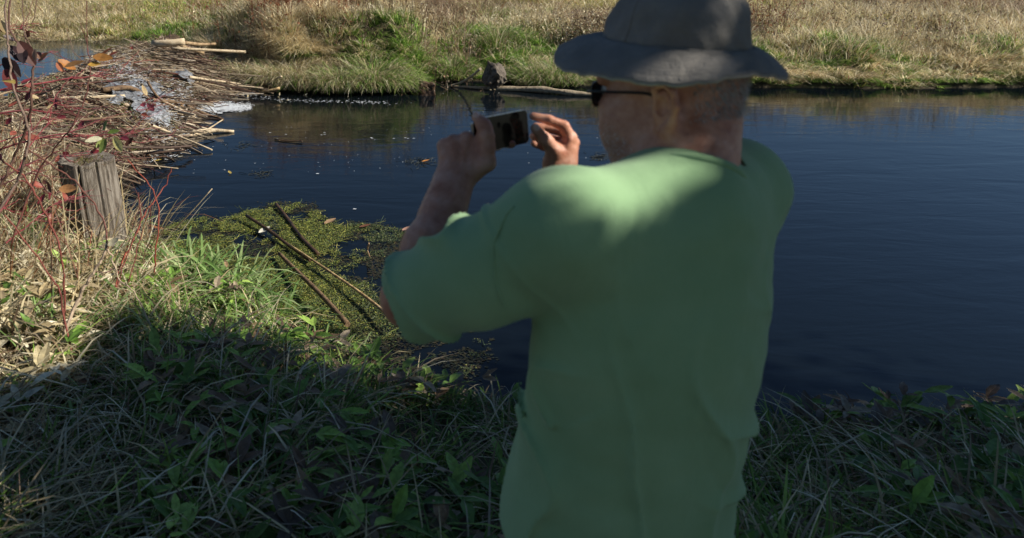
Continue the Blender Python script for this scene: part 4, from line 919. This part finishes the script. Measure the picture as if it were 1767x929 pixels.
# nails
NAIL = pbr('fingernail', ('d8aa98', 'e6c2b2'), 60, .3, 0)
for c, a_, n_, r_ in [(Z(562, 128, 1.402), Z(562, 128, 1.402) - Z(590, 165, 1.398), -FWD * .8 + UPV * .5, .0068), (Z(876, 184, 1.4335), Z(876, 184, 1.44) - Z(905, 224, 1.444), -FWD + RT * .15, .0064)]:
    a_ = a_ / np.linalg.norm(a_); n_ = n_ - a_ * (n_ @ a_); n_ /= np.linalg.norm(n_); s_ = np.cross(a_, n_); VV = []; k = 8
    for i in range(k + 1):
        for j in range(k + 1):
            u_ = (i / k * 2 - 1); v_ = (j / k * 2 - 1); uu = u_ * math.sqrt(1 - v_ * v_ / 2); vv = v_ * math.sqrt(1 - u_ * u_ / 2)
            VV.append(c + a_ * uu * r_ * 1.15 + s_ * vv * r_ + n_ * (.0095 - .0045 * vv * vv - .001 * uu * uu) * 1.0)
    mesh('fingernail', VV, [(i * (k + 1) + j, i * (k + 1) + j + 1, (i + 1) * (k + 1) + j + 1, (i + 1) * (k + 1) + j) for i in range(k) for j in range(k)], NAIL, man, smooth=True)
# eyes
EYE = pbr('eyeball', ('e8e4e0', 'd8d0c8'), 40, .15, 0)
for s in (-1, 1):
    e = SDF().ell(hp(.083, s * .032, .010), (.012, .012, .012)); VE, FE = e.mesh(.002, hp(.083, s * .032, .010) - .02, hp(.083, s * .032, .010) + .02); mesh('eye', VE, FE, EYE, man, smooth=True)

# ---- t-shirt
tF = np.array([math.sin(math.radians(-28)), math.cos(math.radians(-28)), 0]); tR = np.array([tF[1], -tF[0], 0]); ZU = np.array([0, 0, 1.0])
TA = np.stack([tF, tR, ZU]); MS = (SL + SR) / 2; MS = np.array([MS[0], MS[1], SL[2]])
s1 = SDF()
s1.cap(SL, NB + ZU * -.024 - tR * .03, .080, .078, .03); s1.cap(NB + ZU * -.022, SR, .092, .084, .04)
s1.ell(MS - ZU * .17 - tF * .02, (.135, .215, .23), TA, .07); s1.ell(MS - ZU * .42 - tF * .01, (.145, .205, .28), TA, .09); s1.ell(MS - ZU * .60 + tF * .01, (.15, .20, .20), TA, .08)
SE = M(722, 512, 1.245); SMd = M(838, 468, 1.15); s1.cap(SL, SMd, .080, .078, .04); s1.cap(SMd, SE, .078, .074, .03)
SER = SR * .35 + ER * .65; s1.cap(SR, SER, .080, .068, .03)
axl = (SE - SL) / np.linalg.norm(SE - SL)
# soft folds: ridges running from the shoulder and the armpit
lo, hi = bounds([SL, SR, SE, SER, MS - ZU * .78, MS - ZU * .78 - .2, MS - ZU * .78 + .2, NB], .13)
def cloth(P):
    x, y, z = P[..., 0], P[..., 1], P[..., 2]; q = x * .8 + y * .6; v = z + .25 * x
    al = (P - SL.astype(np.float32)) @ axl.astype(np.float32); sleeve = np.clip((al - .03) / .1, 0, 1); sleeve = sleeve * (np.linalg.norm(P - (SL + SE).astype(np.float32) / 2, axis=-1) < .26)
    low = (.22 + .78 * np.clip((MS[2] - .06 - z) / .30, 0, 1)) * np.clip((MS[2] + .04 - z) / .1, 0, 1) * (1 - sleeve)
    w1 = np.sin(x * 6.0 + z * 7.0 + 1.0); w2 = np.sin(y * 9 - z * 5); w3 = np.sin(x * 13 - z * 9 + 2 * w1) + .5 * np.sin(z * 31 + x * 17)
    f1 = 1 - np.abs(np.sin((x * 1.0 + z * .75) * 15 + 1.9 * w1 + 1.1 * w2 + .35 * w3))      # drags running down from the armpit
    f2 = 1 - np.abs(np.sin((x * 1.15 - z * .22) * 19 + 1.5 * np.sin(z * 8 + 2) + .4 * w3))  # hanging drape
    f3 = 1 - np.abs(np.sin(al * 30 + 1.5 * np.sin(x * 19 + z * 23) + 1.0 * w1 + .3 * w3))
    f1 = f1 * (.5 + .5 * f1); f2 = f2 * (.5 + .5 * f2)
    m1 = np.clip(.5 + .9 * np.sin(x * 7 + 2.1) * np.sin(z * 6 + .5), 0, 1)
    d = -.015 * f1 ** 3 * low * m1 - .015 * f2 ** 3 * low * (1 - m1) - .004 * np.abs(w3) * low - .016 * f3 ** 3 * sleeve * (.4 + .6 * np.abs(np.sin(z * 13)))
    return (d + .0016 * np.sin(q * 40 + 2.2 * np.sin(z * 14)) * np.sin(z * 17 + 2 * np.sin(q * 8)) + .0008 * np.sin(v * 95 + 3 * np.sin(q * 17)) * np.sin(q * 33 + 1)).astype(np.float32)
VS, FS = s1.mesh(.0042, lo, hi, cloth); VS = relax(VS, FS, 1, .4)
fc = VS[FS].mean(1)
axr = (SER - SR) / np.linalg.norm(SER - SR)
keep = ((fc - SE) @ axl < .012 + .006 * np.sin(fc[:, 2] * 60)) | (np.linalg.norm(fc - SE, axis=1) > .14)
keep &= ((fc - SER) @ axr < .02) | (np.linalg.norm(fc - SER, axis=1) > .12)
keep &= fc[:, 2] > MS[2] - .70 + .006 * np.sin(fc[:, 0] * 30)
nkd = (hp(-.03, 0, -.05) - NB); nkd /= np.linalg.norm(nkd); nkc = NB + nkd * .022 + hF * .004
keep &= ((fc - nkc) @ nkd < .020) | (np.linalg.norm(fc - nkc, axis=1) > .086)
FS = FS[keep]
def shirt_mat():
    N = NT('green_jersey'); nz = N.noise(5, 6, .6); r = N.ramp(nz.outputs[0], [(.3, tuple(lin('80a176'))), (.55, tuple(lin('8aaa7f'))), (.75, tuple(lin('94b388')))])
    b_ = N.n('ShaderNodeBsdfPrincipled'); N.l(r.outputs[0], b_.inputs['Base Color']); b_.inputs['Roughness'].default_value = .9; b_.inputs['Specular IOR Level'].default_value = .15; b_.inputs['Sheen Weight'].default_value = .15
    n2 = N.noise(420, 3, .7); n3 = N.noise(24, 5, .6, dist=1.2, stretch=(1, 1, .5)); a = N.n('ShaderNodeMath', operation='MULTIPLY_ADD'); N.l(n2.outputs[0], a.inputs[0]); a.inputs[1].default_value = .12; N.l(n3.outputs[0], a.inputs[2])
    bb = N.bump(a.outputs[0], .32, .005); N.l(bb.outputs[0], b_.inputs['Normal']); N.l(b_.outputs[0], N.out.inputs[0]); return N.m
SHM = shirt_mat(); shirt = mesh('t_shirt', VS, FS, SHM, man, smooth=True)
md = shirt.modifiers.new('thickness', 'SOLIDIFY'); md.thickness = .0022; md.offset = -1
def ring_on(mask_fn, name):   # stitched hem cords where the cloth ends
    cnt = {}
    for f in FS[mask_fn(VS[FS].mean(1))]:
        for i in range(4):
            e = (min(f[i], f[(i + 1) % 4]), max(f[i], f[(i + 1) % 4])); cnt[e] = cnt.get(e, 0) + 1
    return [e for e, c in cnt.items() if c == 1]

# collar rib around the neck
k = 40; P = []
s_ = np.cross(nkd, [0, 1, 0.0]); s_ /= np.linalg.norm(s_); u_ = np.cross(s_, nkd)
for i in range(k + 1):
    a = i / k * 2 * math.pi; P.append(nkc + nkd * -.004 + s_ * .081 * math.cos(a) + u_ * .082 * math.sin(a))
Vc, Fc_ = tube_data(np.array(P), .0075, 8, False); mesh('collar', Vc, Fc_, SHM, man, smooth=True)
# sewn seams lying on the cloth
def on_shirt(px, py):
    q = VS - CAM; D = q @ FWD; u = CX + FPX * (q @ RT) / D; v = CY - FPX * (q @ UPV) / D; k_ = np.nonzero((u - px) ** 2 + (v - py) ** 2 < 64)[0]
    return VS[k_[np.argmin(D[k_])]] if len(k_) else M(px, py, 1.05)
for path in [[(884, 352), (868, 372), (850, 410), (846, 450), (852, 490), (868, 530), (890, 560)]]:
    P = spline([on_shirt(*q) for q in path], 5); Vc, Fc_ = tube_data(P, .0020, 6, True); mesh('seam', Vc, Fc_, SHM, man, smooth=True)
# ---- trousers, shoes (mostly below the frame)
hipc = MS - ZU * .72; t = SDF(); t.ell(hipc, (.135, .185, .15), TA, .05)
feet = []
for s in (-1, 1):
    hj = hipc + tR * s * .095 - ZU * .06; ft = np.array([hj[0], hj[1], 0]) + tR * s * .05 + tF * (.02 if s < 0 else .10); gz_ = float(H(ft[0], ft[1])); kn_ = (hj + ft) / 2 + tF * .05; kn_[2] = (hj[2] + gz_) / 2 + .02; ak = ft.copy(); ak[2] = gz_ + .09
    t.cap(hj, kn_, .095, .070, .03); t.cap(kn_, ak, .070, .055, .02); feet.append((ft, gz_))
lo, hi = bounds([hipc, feet[0][0], feet[1][0], hipc + .1, hipc - .1], .2); VT, FT = t.mesh(.009, lo, hi); mesh('trousers', relax(VT, FT, 2), FT, pbr('khaki_trousers', ('6a6250', '7c735e'), 9, .9, .4, .004), man, smooth=True)
for ft, gz_ in feet:
    q = SDF(); c = ft + ZU * (gz_ + .045 - ft[2]); q.cap(c - tF * .06, c + tF * .13, .045, .038, .02).cap(c - tF * .04, c - tF * .04 + ZU * .06, .045, .042, .02)
    VF, FF = q.mesh(.006, c - .24, c + .24); VF[:, 2] = np.maximum(VF[:, 2], gz_ + .004); mesh('shoe', VF, FF, pbr('shoe_leather', ('2e2620', '40352c'), 20, .6, .3), man, smooth=True)

# ---- bucket hat
hatF = np.array([hF[0], hF[1], 0]); hatF /= np.linalg.norm(hatF); hatF = hatF + np.array([0, 0, .03]); hatF /= np.linalg.norm(hatF); hatL = hL; hatU = np.cross(hatF, hatL)
HB = hp(-.006, -.004, .052) + np.array([0, 0, .027])
def hat_mat():
    N = NT('grey_canvas'); nz = N.noise(14, 6, .6); r = N.ramp(nz.outputs[0], [(.3, tuple(lin('706d68'))), (.55, tuple(lin('807c76'))), (.75, tuple(lin('908b84')))])
    b_ = N.n('ShaderNodeBsdfPrincipled'); N.l(r.outputs[0], b_.inputs['Base Color']); b_.inputs['Roughness'].default_value = .92; b_.inputs['Specular IOR Level'].default_value = .15
    n2 = N.noise(380, 3, .7); n3 = N.noise(45, 5, .65, dist=.8); a = N.n('ShaderNodeMath', operation='MULTIPLY_ADD'); N.l(n2.outputs[0], a.inputs[0]); a.inputs[1].default_value = .2; N.l(n3.outputs[0], a.inputs[2])
    bb = N.bump(a.outputs[0], .6, .006); N.l(bb.outputs[0], b_.inputs['Normal']); N.l(b_.outputs[0], N.out.inputs[0]); return N.m
HM = hat_mat(); ns = 120
def hat_surface(prof, wav, name, parent, closed=False, thick=.0025):
    a = np.arange(ns) / ns * 2 * np.pi; V_ = []
    for i, (r, z) in enumerate(prof):
        wr2, wz = wav(a, i / (len(prof) - 1))
        rf = r * 1.14 + wr2; rl = r * .98 + wr2
        V_.append(HB + (rf * np.cos(a))[:, None] * hatF + (rl * np.sin(a))[:, None] * hatL + (z + wz)[:, None] * hatU)
    F2 = [(i * ns + j, i * ns + (j + 1) % ns, (i + 1) * ns + (j + 1) % ns, (i + 1) * ns + j) for i in range(len(prof) - 1) for j in range(ns)]
    V_ = np.concatenate(V_)
    if closed: F2.append(tuple((len(prof) - 1) * ns + j for j in range(ns)))
    o = mesh(name, V_, F2, HM, parent, smooth=True); md = o.modifiers.new('thickness', 'SOLIDIFY'); md.thickness = thick; md.offset = -1; return o
hat = empty('hat_root', HB, '', ''); bpy.data.objects.remove(hat)
def crown_w(a, t):
    return (.0035 * np.sin(3 * a + 5 * t) * math.sin(math.pi * t) + .002 * np.sin(9 * a - 7 * t) * math.sin(math.pi * t) + .0012 * np.sin(17 * a + 11 * t), .003 * np.sin(4 * a + 1) * t)
prof = [(.0975, -.004), (.0974, .006), (.0966, .014), (.0955, .022), (.0935, .032), (.0905, .043), (.0865, .054), (.081, .064), (.0735, .0725), (.064, .079), (.052, .0835), (.038, .0865), (.022, .088), (.008, .0885)]
crown = hat_surface(prof, crown_w, 'hat', man, True); crown['label'] = 'faded grey canvas bucket hat with a drooping stitched brim'
def brim_w(a, t):
    return (.004 * np.sin(2 * a + .6) * t - .026 * t * np.clip(-np.cos(a), 0, 1), t * (.010 * np.sin(2 * a + 2.3) + .004 * np.sin(5 * a + 1.0)) + .0014 * np.sin(23 * a + 9 * t) * t + .0007 * np.sin(61 * a + 4 * np.sin(5 * a)) * smooth(.75, 1, t))
nb_ = 33; prof = []
for i in range(nb_ + 1):
    t = i / nb_; r = .0985 + .064 * t; z = -.002 - .012 * t - .024 * t * t + (.0010 if i % 3 == 0 else 0) * (1 if 0 < i < nb_ else 0); prof.append((r, z))
brim = hat_surface(prof, brim_w, 'hat_brim', man, False, .003); brim.parent = crown; brim.location = (0, 0, 0)
for j, (rr, zz) in enumerate([(.0985, .001)]):
    a = np.linspace(0, 2 * np.pi, 121); wv = crown_w(a, .3)[0]
    P = HB + ((.0975 * 1.14 + wv) * np.cos(a))[:, None] * hatF + ((.0975 * .98 + wv) * np.sin(a))[:, None] * hatL + .001 * hatU
    Vc, Fc_ = tube_data(P, .0022, 5, False); o = mesh('hat_seam', Vc, Fc_, HM, man, smooth=True); o.parent = crown
P = HB + 0 * P
rE, zE = prof[-1]; wr2, wz = brim_w(a, 1.0); P = HB + ((rE * 1.14 + wr2) * np.cos(a))[:, None] * hatF + ((rE * .98 + wr2) * np.sin(a))[:, None] * hatL + (zE + wz - .001)[:, None] * hatU
Vc, Fc_ = tube_data(P, .0024, 5, False); o = mesh('hat_edging', Vc, Fc_, pbr('pale_hat_binding', ('8c877e', 'a8a298'), 60, .9, .4, .002), man, smooth=True); o.parent = crown

for a0_ in (1.2, 1.2 + math.pi):
    P = []
    for i, (r_, z_) in enumerate([(.0974, .002), (.0966, .014), (.0955, .022), (.0935, .032), (.0905, .043), (.0865, .054), (.081, .064), (.0735, .0725), (.064, .079), (.052, .0835)]):
        wv, wz = crown_w(a0_, (i + 1) / 13); P.append(HB + (r_ * 1.14 + wv) * math.cos(a0_) * hatF + (r_ * .98 + wv) * math.sin(a0_) * hatL + (z_ + wz) * hatU)
    Vc, Fc_ = tube_data(np.array(P), .0018, 5); o = mesh('hat_seam', Vc, Fc_, HM, man, smooth=True); o.parent = crown
# ---- glasses
BLK = pbr('black_plastic', ('0c0c0e', '141416'), 10, .3, 0)
LENS = NT('blue_reflection_lens'); b_ = LENS.n('ShaderNodeBsdfPrincipled'); b_.inputs['Base Color'].default_value = (.10, .16, .26, 1); b_.inputs['Roughness'].default_value = .05; b_.inputs['Metallic'].default_value = .6; b_.inputs['Specular IOR Level'].default_value = .8; LENS.l(b_.outputs[0], LENS.out.inputs[0])  # blue in the base colour stands in for a bluish reflection
gl = Bag()
for s in (-1, 1):
    rim = []
    for i in range(25):
        a = i / 24 * 2 * math.pi; rim.append(hp(.104 - .010 * abs(math.cos(a)) * (1 if math.cos(a) > 0 else .2), s * (.036 + .027 * math.cos(a)), .004 + .019 * math.sin(a)))
    V2, F2 = tube_data(rim, .0022, 6, False); gl.add(V2, F2)
    ctr = sum(np.array(q) for q in rim[:-1]) / 24; VV = [ctr + hF * .002] + [np.array(q) for q in rim[:-1]]
    mesh('lens', VV, [(0, 1 + i, 1 + (i + 1) % 24) for i in range(24)], LENS.m, man, smooth=True)
    V2, F2 = tube_data(spline([hp(.101, s * .064, .012), hp(.06, s * .076, .012), hp(.0, s * .083, .010), hp(-.018, s * .084, .004)], 4), .0024, 6); gl.add(V2, F2)
V2, F2 = tube_data([hp(.112, -.010, .010), hp(.116, 0, .012), hp(.112, .010, .010)], .002, 6); gl.add(V2, F2)
gl.build('glasses_frame', BLK, man, True)
# teardown of parent inverse is not needed: the man's empty is unrotated

# ---- phone
pc = M(864, 227, 1.447)
pX = RT * .1126 + UPV * .022 + FWD * .077; pX /= np.linalg.norm(pX); pY = RT * -.006 + UPV * .059 + FWD * -.008; pY -= pX * (pX @ pY); pY /= np.linalg.norm(pY); pN = np.cross(pX, pY)
if pN @ FWD > 0: pN = -pN
def slab(w_, h_, t0, t1, r, seg=6):
    P = []
    for cx_, cy_, a0 in [(w_ / 2 - r, h_ / 2 - r, 0), (-w_ / 2 + r, h_ / 2 - r, 90), (-w_ / 2 + r, -h_ / 2 + r, 180), (w_ / 2 - r, -h_ / 2 + r, 270)]:
        for i in range(seg + 1):
            a = math.radians(a0 + 90 * i / seg); P.append((cx_ + r * math.cos(a), cy_ + r * math.sin(a)))
    n = len(P); V = [pc + pX * x + pY * y + pN * t0 for x, y in P] + [pc + pX * x + pY * y + pN * t1 for x, y in P]
    F_ = [tuple(range(n - 1, -1, -1)), tuple(range(n, 2 * n))] + [(i, (i + 1) % n, n + (i + 1) % n, n + i) for i in range(n)]
    return V, F_
phone = empty('phone', pc, 'black smartphone with a thin silver edge held level in both hands', 'phone')
METAL = pbr('brushed_metal', ('8a8c90', 'a8aaae'), 60, .28, 0); METAL.node_tree.nodes['Principled BSDF'].inputs['Metallic'].default_value = .9
V2, F2 = slab(.148, .066, -.0035, .0030, .009); mesh('case', V2, F2, METAL, phone)
V2, F2 = slab(.1465, .0645, .0030, .0036, .0085); mesh('front_glass', V2, F2, pbr('black_glass', ('050506', '08080a'), 5, .12, 0, spec=.15), phone)
def screen_mat():
    N = NT('phone_display'); tc = N.n('ShaderNodeTexCoord'); nz = N.noise(30, 4, .6, dist=1); wv = N.n('ShaderNodeTexWave'); wv.wave_type = 'RINGS'; wv.inputs['Scale'].default_value = 9; wv.inputs['Distortion'].default_value = 5; N.l(tc.outputs['Object'], wv.inputs[0])
    r1 = N.ramp(wv.outputs[1], [(.985, (0, 0, 0)), (.999, (.012, .011, .010))]); r2 = N.ramp(nz.outputs[0], [(.4, (.0004, .0004, .0004)), (.6, (.0015, .0016, .0013)), (.75, (.005, .005, .004))])
    ad = N.n('ShaderNodeVectorMath', operation='ADD'); N.l(r1.outputs[0], ad.inputs[0]); N.l(r2.outputs[0], ad.inputs[1])
    b_ = N.n('ShaderNodeBsdfPrincipled'); b_.inputs['Base Color'].default_value = (.004, .004, .004, 1); b_.inputs['IOR'].default_value = 1.22; b_.inputs['Roughness'].default_value = .10; N.l(r2.outputs[0], b_.inputs['Emission Color']); b_.inputs['Emission Strength'].default_value = .8
    N.l(b_.outputs[0], N.out.inputs[0]); return N.m
V2, F2 = slab(.128, .0600, .0036, .0039, .002); mesh('screen', V2, F2, screen_mat(), phone)
pcs = pc; pc = pc + pX * -.055 + pY * .02; V2, F2 = slab(.012, .012, -.0052, -.0035, .005); pc = pcs; mesh('camera_lens', V2, F2, BLK, phone)

# ------------------------------------------------------------------ the tree that shades the man (right of and above the view)
def tree():
    global rng
    rng = np.random.default_rng(77)
    base = np.array([4.6, -1.0, float(H(4.6, -1.0))]); e = empty('shade_tree', base, 'leafy tree on the near bank casting dappled shade on the man', 'tree')
    bark = pbr('tree_bark', ('4a3c30', '6a5a48', '382e26'), 14, .9, 1, .02)
    Vt, Ft = tube_data(spline([base - ZU * .1, base + (0, .1, 1.2), base + (-.1, .2, 2.6), base + (-.2, .5, 4.2), base + (-.1, .9, 5.6)], 5), np.linspace(.17, .04, 21), 12, True, .05); mesh('trunk', Vt, Ft, bark, e, smooth=True)
    C0 = np.array([3.9, .40, 4.45]); RX = np.array([2.3, 2.3, 1.5]); tips = []
    for i in range(26):
        h0 = rng.uniform(2.2, 5.2); st = base + np.array([-.12, .3 * h0 / 4, h0]); d = rng.normal(0, 1, 3); d /= np.linalg.norm(d); tip = C0 + d * RX * rng.uniform(.6, .95); mid_ = (st + tip) / 2 + (0, 0, .25)
        Vb, Fb = tube_data(spline([st, mid_, tip], 5), np.linspace(.05, .010, 11), 6, True, .05); mesh('limb', Vb, Fb, bark, e, smooth=True); tips += [mid_, tip]
    n = 36000; d = rng.normal(0, 1, (n, 3)); d /= np.linalg.norm(d, axis=1)[:, None]; P = C0 + d * RX * (rng.random(n) ** .4)[:, None]
    cl = np.array([C0 + (lambda q: q / np.linalg.norm(q))(rng.normal(0, 1, 3)) * RX * rng.uniform(.3, 1) for _ in range(220)]); P = P * .45 + cl[rng.integers(0, 220, n)] * .55 + rng.normal(0, .10, (n, 3))
    keep = np.ones(n, bool)
    gaps = [(on_shirt(990, 300), .030), (on_shirt(1020, 308), .042), (on_shirt(1055, 318), .048), (on_shirt(1090, 326), .035), (on_shirt(1120, 326), .032), (on_shirt(1150, 310), .025), (on_shirt(1040, 290), .014), (on_shirt(1070, 286), .014), (on_shirt(1175, 272), .028), (on_shirt(885, 345), .016),
            (on_shirt(720, 440), .03), (on_shirt(760, 420), .022), (M(1130, 135, 1.10), .020), (M(1175, 137, 1.08), .022), (M(1192, 12, 1.16), .03), (Z(1080, 280, 1.46), .09), (Z(1000, 160, 1.45), .06), (Z(640, 330, 1.39), .08), (Z(600, 220, 1.40), .08), (Z(500, 240, 1.41), .05)]
    gaps = [(c_, r_ * .95) for c_, r_ in gaps]
    for c, r in gaps:
        q = P - c; tt = q @ SUN; dist = np.linalg.norm(q - tt[:, None] * SUN, axis=1); keep &= dist > r + .04
    # crown keeps its shade off the sunlit bank and water: lit points of the photo
    pr = P - SUN * ((P[:, 2] - .3) / SUN[2])[:, None]; keep &= ~((pr[:, 1] > 3.15) & (pr[:, 0] < .5)) & ~((pr[:, 1] > 2.45) & (pr[:, 0] < -1.2))
    P = P[keep]; bagl = Bag(); GL = np.array([lin(h) for h in ('5a7a30', '6c8836', '4a6a2c', '8a8c3c')]); n = len(P)
    a = rng.normal(0, 1, (n, 3)); a /= np.linalg.norm(a, axis=1)[:, None]; nr_ = rng.normal(0, .6, (n, 3)) + SUN; s_ = np.cross(a, nr_); s_ /= np.linalg.norm(s_, axis=1)[:, None]; L = rng.uniform(.05, .085, n)[:, None]
    VV = np.stack([P - a * L, P + s_ * L * .55, P + a * L, P - s_ * L * .55], 1).reshape(-1, 3); FF = (np.arange(n) * 4)[:, None] + np.arange(4)[None]
    o = mesh('foliage', VV, FF, MAT_LEAF, e, np.repeat(pick(GL, n), 4, 0)); o['kind'] = 'stuff'
    return e
t0_ = tree()
for x_, y_, rz_, sc_, lab in [(8.8, 1.6, 2.2, 1.15, 'unseen leafy tree farther right, added to shade the near bank'), (2.2, -5.5, 1.0, 1.6, 'tall unseen leafy tree behind the camera at right, added to dim the sky light'), (-3.2, -5.0, 4.0, 1.6, 'tall unseen leafy tree behind the camera at left, added to dim the sky light'), (-.6, -8.0, 5.2, 2.0, 'tallest unseen leafy tree, farthest behind the camera, added to dim the sky light')]:  # unseen copies, added to shade the bank and block sky fill
    c = t0_.copy(); COL.objects.link(c); c.location = (x_, y_, float(H(x_, y_))); c.rotation_euler = (0, 0, rz_); c.scale = (sc_, sc_, sc_); c['label'] = lab; c['group'] = 'trees of the near bank'
    for ch_ in list(t0_.children): d_ = ch_.copy(); COL.objects.link(d_); d_.parent = c
t0_['group'] = 'trees of the near bank'
